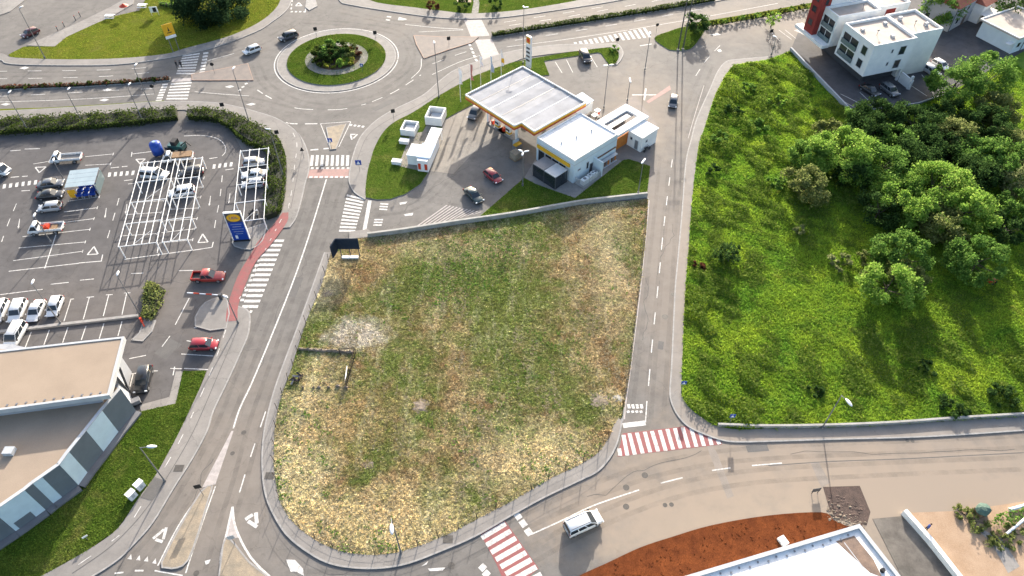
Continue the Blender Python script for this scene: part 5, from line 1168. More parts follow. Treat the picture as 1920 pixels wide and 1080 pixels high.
# filling station price totem
b = G(991,127); t = thing('price_totem', 'white filling station price totem with red and yellow top behind the canopy', 'totem sign', (b.x,b.y,.1), R(-48))
MB().box(-.7,.7,-.22,.22,0,7.4).build('panel', m_steelw, t); MB().box(-.6,.6,-.25,-.222,5.8,7.2).build('emblem_field', m_yel, t); MB().tube((0,-.252,6.5),(0,-.28,6.5),.48,n=18).build('emblem', m_redp, t)
for k in range(4): MB().box(-.55,.55,-.25,-.222,1.6+k*.95,2.0+k*.95).build('price_panel', m_dkgrey if k % 2 else m_black, t)
# flags
m_fpink = mat('faded_flag_red', (0.45,0.20,0.17), (0.38,0.18,0.16), 2)
fl = [((864,192),(863,128),m_steelw),((884,181),(881,121),m_fpink),((902,171),(901,106),m_steelw),((921,161),(920,106),m_bluegl),((940,151),(939,94),m_steelw)]
flab = ['white furled flag, leftmost of the five flagpoles','faded red flag, second of the five flagpoles from the left','bare looking white flag on the middle flagpole','pale blue flag, fourth flagpole from the left','white and yellow flag on the rightmost of the five flagpoles']
for k, ((bx_, tp, m_), lab) in enumerate(zip(fl, flab)):
    b = G(*bx_); h = hgt(bx_, tp); t = thing('flagpole', lab, 'flagpole', (b.x,b.y,.1), 0, 'flagpoles in front of the filling station')
    MB().tube((0,0,0),(0,0,h),.07,.045,8).build('pole', m_steelw, t); MB().ellipsoid((0,0,h),.1,.1,.1,8,5).build('finial', m_ltgrey, t)
    n = 10; vs = []; L = 3.6 if k != 2 else 2.2
    for i in range(n+1):
        z = h-.1-L*i/n; wd = .28+.5*math.sin(i*.6+k)*.3+.28*(i/n); vs += [(.06,.03*math.sin(i),z),(.06+wd*.5,.10*math.sin(i*1.3+k),z-.05),(.06+wd,.16*math.sin(i*.9+k),z-.14)]
    fs = [(i*3+j,i*3+j+1,i*3+j+4,i*3+j+3) for i in range(n) for j in range(2)]; MB().add(vs, fs).build('flag', m_, t, True)
    if k == 4: MB().add([(x+.004,y-.012,z) for x,y,z in vs[15:27]],[(i*3+j,i*3+j+1,i*3+j+4,i*3+j+3) for i in range(3) for j in range(2)]).build('flag_stripe', m_yel, t)
# ---------------------------------------------------------------- V shaped billboard
m_bbd = mat('billboard_navy', (0.014,0.024,0.042), (0.020,0.030,0.048), 1.0, rough=0.8, spec=0.1)
t = thing('billboard', 'dark navy angled billboard on posts at the north west corner of the dry field', 'billboard', (-26.7,84.2,.1), 0)
MB().box(-1.8,1.8,-.1,.06,1.9,4.2).build('panel', m_bbd, t)
Mx = Matrix.Translation((-1.85,0,0)) @ Matrix.Rotation(R(-105),4,'Z')
MB().box(.05,1.9,-.08,.08,1.6,4.2,M=Mx).build('panel', m_bbd, t)
for x in (-1.5,0,1.5): MB().box(x-.07,x+.07,.08,.22,0,4.0).build('post', m_dkgrey, t)
MB().box(-1.35,1.35,-.5,.0,0,.35).build('footing', m_wall_w, t)
# ---------------------------------------------------------------- walls and fences
tag(curb('boundary_wall', smooth(GP([(1213,369),(1150,376),(1085,384),(960,406),(855,421),(760,436),(690,445)]), 3), .4, -.1, 1.0, m_wallc), 'long pale concrete wall between filling station and dry field', 'wall')
tag(curb('meadow_wall', smooth(GP([(1345,799),(1440,802),(1565,800),(1680,795),(1790,787),(1940,778)]), 3), .3, 0, .65, m_wallc), 'low concrete wall along the south edge of the green meadow', 'wall')
slab('corner_slab', GP([(655,436),(690,431),(700,440),(690,446),(655,449)]), 0, .2, m_conc, kind='structure')
def wirefence(name, px, step, h, label):
    P = resample(offset(smooth(GP(px), 4), 0), step); t = thing(name, label, 'fence', (0,0,0))
    rr = random.Random(5)
    for p in P:
        a, b_ = (rr.random()-.5)*.25, (rr.random()-.5)*.25; hh = h*(.85+.3*rr.random())
        MB().tube((p.x,p.y,0),(p.x+a,p.y+b_,hh),.05,.04,5).build('post', m_rust, t)
    for z in (.4,.9,1.4):
        mb = MB(); mb.path([(p.x,p.y,z*h/1.7+.05) for p in P], .012, 4); mb.build('wire', m_wire, t)
wirefence('wire_fence', [(x+1.5,y-1) for x,y in F_IN[:-2]], 2.6, 1.9, 'thin wire fence on leaning posts along the pavement round the dry field')
wirefence('wire_fence', [(1168,760),(1176,710),(1186,640),(1196,560),(1204,480),(1210,400)], 5.0, 1.1, 'low broken wire fence between dry field and straight road')
# ruined wall and gate in the field
t = thing('ruined_wall', 'crumbling low stone wall remnant at the left side of the dry field', 'wall', (0,0,0))
rr = random.Random(11); a, b = G(563,656), G(662,662)
for k in range(26):
    p = a.lerp(b, k/25); s = .16+.14*rr.random(); MB().ellipsoid((p.x,p.y,.15),s*1.4,s,.2+.3*rr.random(),7,5,jit=.6,rnd=rr).build('stone', m_rubble, t)
t = thing('rusty_gate', 'dark rusty gate leaf leaning in the dry field beside the ruined wall', 'gate', (0,0,0))
a, b = G(667,665), G(650,727)
for k in range(9):
    p = a.lerp(b, k/8); MB().tube((p.x,p.y,.1),(p.x+.1,p.y,1.5+.2*rr.random()),.05,.04,5).build('bar', m_rust, t)
for z in (.4,1.45): MB().tube((a.x,a.y,z),(b.x,b.y,z),.06).build('rail', m_rust, t)
c = G(639,668); MB().tube((a.x,a.y,1.6),(c.x,c.y,1.7),.06).build('rail', m_rust, t); MB().tube((c.x,c.y,0),(c.x,c.y,1.7),.06).build('bar', m_rust, t)
MB().tube((b.x,b.y,1.4),(a.x-.8,a.y-2.5,.6),.06).build('loose_plank', m_steelw, t)
t = thing('scrap_heap', 'small heap of dark scrap by the pavement in the dry field', 'scrap', G(556,712), 0)
for k in range(8): MB().box(-.5,.5,-.12,.12,0,.12,M=Matrix.Translation((rr.uniform(-.7,.7),rr.uniform(-.6,.6),.15+.09*k)) @ Matrix.Rotation(rr.uniform(0,3),4,'Z') @ Matrix.Rotation(rr.uniform(-.5,.5),4,'X')).build('scrap_piece', [m_rust,m_black,m_midgrey][k%3], t)
for k in range(6):
    p = G(570+k*16+rr.uniform(-4,4), 727+rr.uniform(-2,2)); s = .12+.12*rr.random()
    tag(MB().ellipsoid((p.x,p.y,.2),s*1.5,s,.28,7,5,jit=.5,rnd=rr).build('loose_stone', m_rubble), 'loose stone in the broken line below the ruined wall', 'stone', 'loose stones in the dry field')
for x, y, s, lab in [(790,762,1.1,'bare pale rubble patch in the middle of the dry field'),(690,872,.7,'small pale stone patch low in the dry field'),(1125,752,1.3,'pinkish bare mound near the straight road'),(1158,748,.7,'grey boulder at the dry field edge by the stop line'),(615,552,.8,'pale plastic sheet in the billboard shadow')]:
    p = G(x,y); tag(MB().ellipsoid((p.x,p.y,.08),s*1.2,s,.06+.04*s,14,7,jit=.6,rnd=rr).build('stone_patch', m_rubble if 'grey' not in lab else m_wallc), lab, 'stones')
# ---------------------------------------------------------------- pergolas over the bays
def pergola(loc, rz, L, W, nlong, ncross, label, brace=True):
    t = thing('pergola', label, 'pergola', (*loc,Z1), rz, 'white steel pergolas in the car park'); z = 2.6
    for i in range(nlong): x = W*i/(nlong-1); MB().box(x-.04,x+.04,-.15,L+.15,z,z+.12).build('long_beam', m_steelw, t)
    for j in range(ncross): y = L*j/(ncross-1); MB().box(-.1,W+.1,y-.035,y+.035,z-.12,z-.005).build('cross_beam', m_steelw, t)
    for j in range(ncross):
        y = L*j/(ncross-1)
        for x in (.1, W-.1): MB().box(x-.07,x+.07,y-.07,y+.07,0,z-.14).build('post', m_steelw, t)
    if brace:
        for j in range(ncross-1):
            if j % 2 == 0: MB().tube((W*.35,L*j/(ncross-1),z-.08),(W*.75,L*(j+1)/(ncross-1)*.55+L*j/(ncross-1)*.45,z-.08),.03).build('brace', m_steelw, t)
    return t
pergola((-64.1,84.1), R(10), 22.2, 6.0, 6, 5, 'white steel pergola over the left row of bays with a long white van')
pergola((-57.3,85.2), R(10), 22.0, 4.0, 4, 5, 'narrow white steel pergola back to back with the left one')
pergola((-47.0,90.0), R(10.6), 19.9, 5.1, 4, 5, 'white steel pergola standing alone by the clipped hedge')
# trolley shelter
t = thing('trolley_shelter', 'trolley shelter with four pale glass roof strips and blue trolleys', 'shelter', (-79.2,99.0,Z1), R(10.5))
for k in range(4): MB().add([(.0,.05+k*1.2,2.5+.03*k),(5.0,.05+k*1.2,2.5+.03*k),(5.0,1.13+k*1.2,2.58+.03*k),(.0,1.13+k*1.2,2.58+.03*k)],[(0,1,2,3)]).build('roof_pane', mat('shelter_glass_%d' % k,(0.34,0.40,0.42),(0.30,0.36,0.38),.8,rough=.2), t)
for x in (.1,4.9):
    for y in (.1,4.7): MB().box(x-.05,x+.05,y-.05,y+.05,0,2.5).build('post', m_ltgrey, t)
MB().box(.1,1.4,-.05,0,.2,1.9).build('side_panel', m_yel, t); MB().box(5.0,5.05,0,4.7,.2,2.2).build('side_panel', m_glass2, t)
for k in range(9):
    w_ = Matrix.Translation((-79.2,99.0,0)) @ Matrix.Rotation(R(10.5),4,'Z') @ Vector((1.7+(k%3)*1.15,-.1+(k//3)*1.2,0))
    c_ = thing('shopping_trolley', 'blue shopping trolley pushed into the pale glass trolley shelter', 'shopping trolley', (w_.x,w_.y,Z1), R(10.5), 'blue trolleys nested in the trolley shelter')
    MB().box(-.45,.45,-.28,.28,.5,.56).box(-.45,-.41,-.28,.28,.56,1.0).box(.41,.45,-.28,.28,.56,1.0).box(-.41,.41,-.28,-.24,.56,1.0).box(-.41,.41,.24,.28,.56,1.0).build('basket', m_blue, c_); MB().box(-.5,-.44,-.3,.3,1.0,1.07).build('handle', m_steelw, c_)
    for x in (-.4,.4): MB().box(x-.03,x+.03,-.25,.25,0,.5).build('leg', m_ltgrey, c_)
# entrance barrier
a, b = G(355,557), G(413,561); t = thing('barrier', 'red and white barrier arm across the car park exit lane', 'barrier', (0,0,0))
for k in range(5):
    p, q = a.lerp(b,k/5), a.lerp(b,(k+1)/5); MB().tube((p.x,p.y,1.0),(q.x,q.y,1.0),.10,.10,8).build('arm_section', m_steelw if k % 2 == 0 else m_redp, t)
c = G(416,561); MB().box(c.x-.25,c.x+.25,c.y-.25,c.y+.25,0,1.2).build('cabinet', m_dkgrey, t)
t = thing('red_bollard', 'red folded parking bollard at the end of the parking wall', 'bollard', G(267,604), 0)
MB().tube((0,0,0),(0,0,1.0),.2,.18,10).build('post', m_redp, t); MB().tube((0,0,.7),(.7,-1.0,.15),.1,.1,8).build('arm', m_redp, t)
for x, y, lab in [(265,914,'white utility cabinet nearer the street lamp'),(250,932,'white utility cabinet nearer the supermarket wall')]:
    t = thing('utility_cabinet', lab, 'utility cabinet', G(x,y,.09), R(60), 'white utility cabinets on the supermarket lawn')
    MB().box(-.5,.5,-.35,.35,0,1.15).build('body', m_wall_w, t); MB().box(-.55,.55,-.4,.4,1.15,1.22).build('lid', m_steelw, t); MB().box(-.2,.2,-.37,-.35,.3,.9).build('door', m_ltgrey, t)
sign((165,1012),1.0,.6,.3,m_steelw,'small white board on the supermarket lawn',R(40))
t = thing('trolley_corral', 'grey covered goods cart beside the black car', 'cart', G(258,757), R(30)); MB().box(-.55,.55,-.4,.4,.3,1.0).build('body', m_midgrey, t)
for x in (-.4,.4): MB().tube((x,-.42,.2),(x,.42,.2),.2,n=10).build('wheel', m_tyre, t)
for k, (x, y) in enumerate([(109,58),(121,50),(142,38),(151,31)]):
    t = thing('bollard', ['thin bollard nearest the dark red hatchback','second bollard beside the pale path from below','third bollard beside the pale path from below','topmost thin bollard beside the pale path'][k], 'bollard', G(x,y), 0, 'bollards along the pale path'); MB().tube((0,0,0),(0,0,1.1),.09,.08,8).build('post', m_dkgrey, t); MB().tube((0,0,1.1),(0,0,1.2),.11,.06,8).build('cap', m_redp, t)
# stalls on the north-west lawn
t = thing('parasol', 'red parasol on the edge of the northwest lawn', 'parasol', G(238,26,.1), 0); MB().tube((0,0,0),(0,0,2.3),.04).build('pole', m_ltgrey, t); MB().tube((0,0,2.0),(0,0,2.6),1.1,.05,10).build('canopy', m_redp, t)
for x, y, lab, m_ in [(207,34,'white garden table set at the lawn edge',m_wall_w),(268,14,'white garden table beside the notice board',m_wall_w)]:
    t = thing('garden_table', lab, 'table', G(x,y,.1), 0, 'garden tables'); MB().box(-1.0,1.0,-.5,.5,.7,.78).build('table_top', m_, t)
    for sx in (-.8,.8): MB().box(sx-.05,sx+.05,-.4,.4,0,.7).build('leg', m_ltgrey, t)
    for sy in (-.9,.9): MB().box(-1.0,1.0,sy-.15,sy+.15,.4,.46).build('bench', m_, t)
t = thing('notice_board', 'white and black notice board at the dark tree', 'notice board', G(292,29,.1), R(10)); MB().box(-.9,.9,-.05,.05,.8,2.2).build('board', m_steelw, t); MB().box(-.2,.6,-.07,-.05,.9,2.0).build('poster', m_black, t)
for s in (-.8,.8): MB().box(s-.04,s+.04,-.04,.04,0,.8).build('leg', m_ltgrey, t)
# ---------------------------------------------------------------- building site
slab('concrete_ramp', GP([(1636,973),(1690,968),(1805,1100),(1700,1100)]), 0, .05, dusty('ramp_concrete',(0.165,0.145,0.125),(0.10,0.09,0.08),worn=.3), kind='structure')
tag(curb('ramp_wall', GP([(1692,962),(1740,1016),(1815,1112)]), .55, 0, .9, m_wall_w), 'white topped ramp wall beside the concrete ramp', 'wall')
pit = flat('excavation', GP([(1543,913),(1612,911),(1632,960),(1625,985),(1560,972)]), m_wet, Z3, kind='structure')
rub = MB(); rr = random.Random(21)
for k in range(300):
    u = rr.random(); x = 1550+75*rr.random(); y = 962+.42*(x-1550)+rr.gauss(0,12); p = G(x,y); s = .03+.14*rr.random()**3
    rub.ellipsoid((p.x,p.y,s*.2),s*1.4,s,s*.6,6,4,jit=.6,rnd=rr)
tag(rub.build('rubble', m_rubble), 'broken stone rubble between excavation and warehouse corner', 'rubble', kind='stuff')
clod = MB()
for k in range(420):
    x = 1150+470*rr.random(); lo_ = 985 if x < 1335 else 970; y = lo_+ (1335-x)*.30*(x<1335)+12+rr.random()*60; p = G(x,min(y,1078)); s = .03+.07*rr.random()**3; clod.ellipsoid((p.x,p.y,.06+s*.3),s*1.3,s,s*.8,5,4,jit=.7,rnd=rr)
tag(clod.build('earth_clods', m_earth), 'loose clods on the strip of red earth', 'clods', kind='stuff')
soil = MB()
for k in range(120):
    x = 1555+65*rr.random(); y = 930+38*rr.random(); p = G(x,y); s = .05+.14*rr.random()**3; soil.ellipsoid((p.x,p.y,.0),s*1.8,s*1.2,s*.35,6,4,jit=.6,rnd=rr)
tag(soil.build('soil_lumps', m_wet), 'dark soil lumps in the excavation', 'soil', kind='stuff')
b = G(1467,1016); t = thing('foam_block', 'white insulation block lying on the red earth by the warehouse', 'block', (b.x,b.y,.06), R(25)); MB().box(-.45,.45,-.55,.55,0,.4).build('block', m_wall_w, t); MB().box(-.46,.46,-.05,.05,.0,.41).build('strap', m_ltgrey, t)
t = thing('plate_stand', 'dark plate on a stand at the excavation edge', 'sign', G(1527,925), R(10)); MB().box(-.55,.55,-.03,.03,.5,1.3).build('plate', m_dkgrey, t)  # dark upright plate on two legs, blank on both faces
for s in (-.4,.4): MB().tube((s,0,0),(s,0,.5),.04).build('leg', m_rust, t)
b = G(1836,962); t = thing('green_parasol', 'faded green covered stack among the weeds at the right edge', 'cover', (b.x,b.y,.02), R(20)); MB().ellipsoid((0,0,1.0),1.0,.8,.55,10,6,jit=.25).build('cover', mat('faded_green_sheet',(0.085,0.14,0.11),(0.06,0.10,0.08),1.5), t); MB().box(-.7,.7,-.6,.6,0,.9).build('stack', m_wood, t)
a, b = G(1885,1003), G(1935,962); tag(MB().tube((a.x,a.y,.3),(b.x,b.y,.8),.16,.16,10).build('pipe', m_steelw), 'long pale pipe lying across the weeds at the right edge', 'pipe')
a, b = G(1890,958), G(1935,946); tag(MB().tube((a.x,a.y,.3),(b.x,b.y,.4),.22,.22,10).build('pipe', m_steelw), 'pale pipe upper right above the weeds', 'pipe')
flat('yard_slab', GP([(1825,985),(1878,1010),(1912,1062),(1890,1075),(1860,1020)]), m_conc, .03, kind='structure')
# ---------------------------------------------------------------- people
m_skin = mat('skin', (0.42,0.26,0.18), (0.36,0.22,0.15), 6); m_cloth_k = mat('dark_clothes', (0.02,0.02,0.024), (0.035,0.035,0.04), 5); m_cloth_b = mat('blue_shirt', (0.02,0.06,0.25), (0.02,0.05,0.2), 5); m_hair = mat('dark_hair', (0.015,0.011,0.009), (0.02,0.015,0.012), 6)
def person(px, rz, label, top, legs, stride=.2):
    b = G(*px); t = thing('person', label, 'person', (b.x,b.y,Z2), rz)
    J = [((0,0,.95),.16),((0,0,1.15),.15),((0,0,1.38),.17),((0,0,1.50),.07),((0,.01,1.56),.065)]
    E_ = [(0,1),(1,2),(2,3),(3,4)]
    def chain(root, pts):
        prev = root
        for p, r in pts: J.append((p, r)); E_.append((prev, len(J)-1)); prev = len(J)-1
    for s in (-1,1):
        q = stride*s
        chain(0, [((s*.10,0,.88),.11),((s*.10,q*.5+.03,.50),.075),((s*.10,q,.10),.05),((s*.10,q+.14,.04),.045)])
        chain(2, [((s*.19,0,1.40),.075),((s*.25,-q*.4,1.12),.05),((s*.25,-q*.4+.08,.88),.04),((s*.25,-q*.4+.11,.80),.035)])
    me = bpy.data.meshes.new('body'); me.from_pydata([j[0] for j in J], E_, []); o = link('body', me, [top, legs, m_skin], t)
    md = o.modifiers.new('skin', 'SKIN'); 
    for v, j in zip(me.skin_vertices[0].data if me.skin_vertices else [], J): v.radius = (j[1], j[1])
    if not me.skin_vertices:
        bm = bmesh.new(); bm.from_mesh(me); ly = bm.verts.layers.skin.verify()
        bm.verts.ensure_lookup_table()
        for v, j in zip(bm.verts, J): v[ly].radius = (j[1], j[1])
        bm.verts[0][ly].use_root = True; bm.to_mesh(me); bm.free()
    ss = o.modifiers.new('sub', 'SUBSURF'); ss.levels = 1; ss.render_levels = 1
    dg = bpy.context.evaluated_depsgraph_get(); dg.update(); m2 = bpy.data.meshes.new_from_object(o.evaluated_get(dg)); o.modifiers.clear(); o.data = m2
    for p in m2.polygons: p.material_index = 1 if p.center.z < .95 else (2 if p.center.z < .86 or p.center.z > 1.52 else 0); p.use_smooth = True
    h = MB().ellipsoid((0,.02,1.66),.085,.105,.125,12,8).box(-.015,.015,.11,.145,1.63,1.67).build('head', m_skin, t, True)
    MB().ellipsoid((0,-.01,1.71),.095,.115,.10,12,7).build('hair', m_hair, t, True)
person((333,127), R(170), 'pedestrian in black on the left side of the avenue crossing', m_cloth_k, m_cloth_k)
person((341,127), R(10), 'pedestrian in black on the right side of the avenue crossing', m_cloth_k, m_cloth_k, -.2)
person((1735,994), R(60), 'person in a blue shirt standing in the sandy yard', m_cloth_b, m_cloth_k, .1)
# =================================================================== VEGETATION
def leafmat(name, c1, c2, c3):
    m, t, b = newmat(name); t.nodes.remove(b); out = [n for n in t.nodes if n.type == 'OUTPUT_MATERIAL'][0]
    gi = N(t, 'ShaderNodeNewGeometry').outputs['Random Per Island']; p = pos(t)
    col = mixc(t, ramp(t, noise(t, .8, 3, .6, p), [(0.35, 0.0), (0.65, 1.0)]), c1, c2)
    col = mixc(t, ramp(t, gi, [(0.0, 0.0), (0.7, 0.15), (1.0, 0.9)]), col, c3)
    d = N(t, 'ShaderNodeBsdfDiffuse'); tr = N(t, 'ShaderNodeBsdfTranslucent'); gl = N(t, 'ShaderNodeBsdfGlossy'); gl.inputs['Roughness'].default_value = .45
    t.links.new(col, d.inputs[0]); t.links.new(col, tr.inputs[0])
    m1 = N(t, 'ShaderNodeMixShader'); m1.inputs[0].default_value = .5; t.links.new(d.outputs[0], m1.inputs[1]); t.links.new(tr.outputs[0], m1.inputs[2])
    m2 = N(t, 'ShaderNodeMixShader'); m2.inputs[0].default_value = .0; t.links.new(m1.outputs[0], m2.inputs[1]); t.links.new(gl.outputs[0], m2.inputs[2])
    t.links.new(m2.outputs[0], out.inputs[0]); return m
lf_bright = leafmat('leaves_bright', (0.199,0.338,0.052), (0.145,0.270,0.042), (0.398,0.492,0.118))
lf_mid = leafmat('leaves_mid', (0.115,0.223,0.040), (0.088,0.175,0.035), (0.242,0.352,0.084))
lf_dark = leafmat('leaves_dark', (0.045,0.090,0.024), (0.034,0.069,0.021), (0.086,0.138,0.038))
lf_olive = leafmat('leaves_olive', (0.177,0.209,0.060), (0.132,0.170,0.053), (0.320,0.320,0.130))
lf_pale = leafmat('leaves_pale', (0.229,0.257,0.100), (0.172,0.200,0.072), (0.372,0.372,0.186))
lf_hedge = leafmat('leaves_hedge', (0.041,0.068,0.016), (0.057,0.084,0.019), (0.101,0.128,0.034))
lf_conif = leafmat('leaves_conifer', (0.020,0.042,0.020), (0.025,0.050,0.022), (0.042,0.073,0.031))
lf_redb = leafmat('leaves_reddish', (0.102,0.036,0.026), (0.066,0.034,0.022), (0.168,0.072,0.036))
lf_yel = leafmat('leaves_yellow', (0.260,0.286,0.039), (0.195,0.234,0.033), (0.364,0.364,0.078))
m_bark = mat('bark', (0.075,0.058,0.043), (0.05,0.04,0.03), 4, bmp=.6)
def quads(name, C, S, m, parent=None, up=0.35, rng=RNG, loc=None):
    """leaf quads: centres C (n,3), sizes S (n,)"""
    n = len(C); a = rng.normal(size=(n,3)); a[:,2] += up*2; a /= np.linalg.norm(a,axis=1)[:,None]
    r = rng.normal(size=(n,3)); u = np.cross(a, r); u /= np.linalg.norm(u,axis=1)[:,None]; v = np.cross(a, u)
    s = S[:,None]; w = .72
    V = np.stack([C-u*s*w-v*s*.25, C+u*s*w*.2-v*s*w, C+u*s*w+v*s*.25, C-u*s*w*.2+v*s*w], 1).reshape(-1,3)
    me = bpy.data.meshes.new(name); me.vertices.add(4*n); me.vertices.foreach_set('co', V.astype(np.float32).ravel())
    me.loops.add(4*n); me.loops.foreach_set('vertex_index', np.arange(4*n, dtype=np.int32)); me.polygons.add(n)
    me.polygons.foreach_set('loop_start', np.arange(0,4*n,4,dtype=np.int32)); me.update(calc_edges=True)
    return link(name, me, m, parent)
def tris(name, V, m, parent=None):
    n = len(V)//3; me = bpy.data.meshes.new(name); me.vertices.add(3*n); me.vertices.foreach_set('co', V.astype(np.float32).ravel())
    me.loops.add(3*n); me.loops.foreach_set('vertex_index', np.arange(3*n, dtype=np.int32)); me.polygons.add(n)
    me.polygons.foreach_set('loop_start', np.arange(0,3*n,3,dtype=np.int32)); me.update(calc_edges=True)
    return link(name, me, m, parent)
def crown_points(rx, ry, rz, cz_, n, clumps, rng, lo=-.75):
    """leaf centres gathered in clumps over an uneven ellipsoid shell"""
    d = rng.normal(size=(clumps,3)); d /= np.linalg.norm(d,axis=1)[:,None]; d[:,2] = np.maximum(d[:,2], lo)
    rad = .62+.36*rng.random(clumps)**.7; ctr = d*rad[:,None]*np.array([rx,ry,rz])
    idx = rng.integers(0, clumps, n); cr = (.16+.22*rng.random(clumps)**1.3)*(rx+ry+rz)/3
    q = rng.normal(size=(n,3)); q /= np.linalg.norm(q,axis=1)[:,None]; q *= (rng.random(n)**.45)[:,None]
    q *= np.where(rng.random(n) < .14, 1.0+.55*rng.random(n), 1.0)[:,None]
    P = ctr[idx]+q*cr[idx][:,None]*np.array([1,1,.8]); P[:,2] += cz_
    return P, ctr
def tree(px, r, h, label, lm, n=2600, name='tree', group=None, squash=1.0, trunk=True, leaf=.26, z=.1, seed=None):
    rng = np.random.default_rng(int(px[0]*7+px[1]*13) if seed is None else seed)
    rz_ = h*.46*squash; cz_ = max(h-rz_*1.02, rz_*.92); c = G(px[0], px[1], cz_*.9)
    t = thing(name, label, {'tree':'tree','conifer_tree':'tree','bush':'bush','shrub':'shrub'}.get(name,'bush'), (c.x,c.y,z), 0, group)
    P, ctr = crown_points(r*(.92+.16*rng.random()), r*(.92+.16*rng.random()), rz_, cz_, n, max(10, int(16+r*5)), rng)
    P[:,2] = np.maximum(P[:,2], .12); P -= 0
    quads('crown', P, leaf*(.7+.7*rng.random(n)), lm, t, rng=rng)
    mb = MB(); top = Vector((rng.normal()*.2, rng.normal()*.2, cz_)); rt = .07+.022*h
    mb.tube((0,0,-.1),(top.x*.5,top.y*.5,cz_*.55),rt,rt*.7,8); mb.tube((top.x*.5,top.y*.5,cz_*.55),top,rt*.7,rt*.4,7)
    for k in range(min(9, len(ctr))):
        e = Vector(ctr[k])+Vector((0,0,cz_)); s = Vector((top.x*.5,top.y*.5,cz_*(.45+.05*k))); mb.tube(s, e, rt*.38, rt*.10, 5, caps=False)
    mb.build('trunk', m_bark, t); return t
def bush(px, r, h, label, lm, n=500, group=None, z=.1, leaf=.2, name='bush'):
    rng = np.random.default_rng(int(px[0]*11+px[1]*17)); c = G(px[0],px[1],h*.45)
    t = thing(name, label, name, (c.x,c.y,z), 0, group)
    P, ctr = crown_points(r, r, h*.5, h*.5, n, 12, rng, -.9); P[:,2] = np.maximum(P[:,2], .05)
    quads('foliage', P, leaf*(.7+.7*rng.random(n)), lm, t, rng=rng)
    mb = MB()
    for k in range(5): mb.tube((0,0,-.05), Vector(ctr[k])+Vector((0,0,h*.5)), .04, .015, 5, caps=False)
    mb.build('stems', m_bark, t); return t
m_weed = leafmat('leaves_weed', (0.130,0.205,0.028), (0.085,0.150,0.024), (0.24,0.28,0.07))
# ---------------------------------------------------------------- trees east of the straight road
EG = 'trees in the green meadow'
T = [((1790,158),4.3,8.5,lf_mid,'round bushy tree nearest the office yard bays'),((1845,148),4.8,9.0,lf_mid,'round bushy tree right of its twin at the office yard'),
 ((1652,228),4.4,5.5,lf_dark,'dark spreading tree below the two cars of the office yard'),((1712,238),4.8,6.0,lf_dark,'dark tree in the middle of the upper thicket'),((1612,222),2.6,4.0,lf_mid,'small tree at the yard wall corner'),
 ((1585,292),5.6,6.5,lf_bright,'big bright tree on the left of the thicket'),((1528,296),3.8,5.0,lf_mid,'mid green tree at the left end of the thicket'),((1512,350),3.8,5.5,lf_olive,'olive coloured tree lowest on the left of the thicket'),
 ((1652,312),4.8,6.0,lf_mid,'mid green tree in the centre of the thicket'),((1722,300),4.4,6.0,lf_dark,'dark tree right of the thicket centre'),((1790,262),3.6,5.5,lf_olive,'yellowish tree catching light in the upper thicket'),
 ((1856,240),4.6,6.0,lf_dark,'dark tree at the upper right of the thicket'),((1880,310),4.4,6.0,lf_mid,'mid green tree near the right edge below the dark tree'),((1912,340),3.2,5.5,lf_pale,'pale greyish tree at the right edge'),
 ((1698,376),4.4,6.5,lf_bright,'bright tree at the lower middle of the thicket'),((1752,352),4.6,7.0,lf_bright,'tall bright tree with light top in the lower thicket'),((1812,398),4.2,6.5,lf_bright,'bright yellow green tree at the lower right of the thicket'),
 ((1768,425),3.6,5.0,lf_olive,'olive tree tucked under the bright lower trees'),((1690,478),4.0,6.0,lf_mid,'mid green tree standing below the thicket'),((1665,540),3.6,6.0,lf_bright,'bright tree with long shadow, lowest in the meadow'),((1832,492),4.0,5.8,lf_mid,'solitary round tree near the red object'),
 ((1888,430),3.0,4.5,lf_dark,'dark low tree at the right edge'),((1900,385),2.8,4.5,lf_mid,'small tree at the right edge above the dark low one'),((1598,330),3.0,4.5,lf_dark,'dark tree in the gap below the big bright tree')]
T += [((1692,268),4.2,5.0,lf_mid,'mid green tree filling the upper thicket centre'),((1750,272),4.0,5.2,lf_dark,'dark tree between the yellowish tree and the thicket centre'),((1622,258),4.0,5.0,lf_dark,'dark tree above the big bright tree'),((1830,292),4.0,5.2,lf_mid,'mid green tree right of the thicket centre'),((1682,338),4.0,5.4,lf_bright,'bright tree wedged in the middle of the thicket'),((1735,412),3.4,4.6,lf_bright,'small bright tree at the lower rim of the thicket'),((1822,335),4.0,5.4,lf_dark,'dark tree behind the tall bright tree'),((1898,275),4.0,5.2,lf_olive,'yellowish tree near the right edge of the thicket'),((1560,248),3.0,3.6,lf_olive,'low olive tree on the upper left rim of the thicket'),((1648,395),3.0,4.4,lf_dark,'dark tree at the inner lower rim of the thicket'),((1700,520),2.8,4.2,lf_olive,'olive tree beside the lowest bright tree'),((1870,210),4.0,5.0,lf_olive,'yellowish tree at the upper right rim of the thicket'),((1780,215),3.6,4.6,lf_dark,'dark tree under the twin trees of the office yard')]
for px, r, h, lm, lab in T: r *= 1.17; h *= 1.08; tree(px, r, h, lab, lm, n=int(1500+r*r*330), group=EG, leaf=.19 if r > 3 else .17)
tree((1368,478),2.4,3.6,'small dark tree by itself left in the meadow',lf_dark,1100,group=EG,leaf=.2)
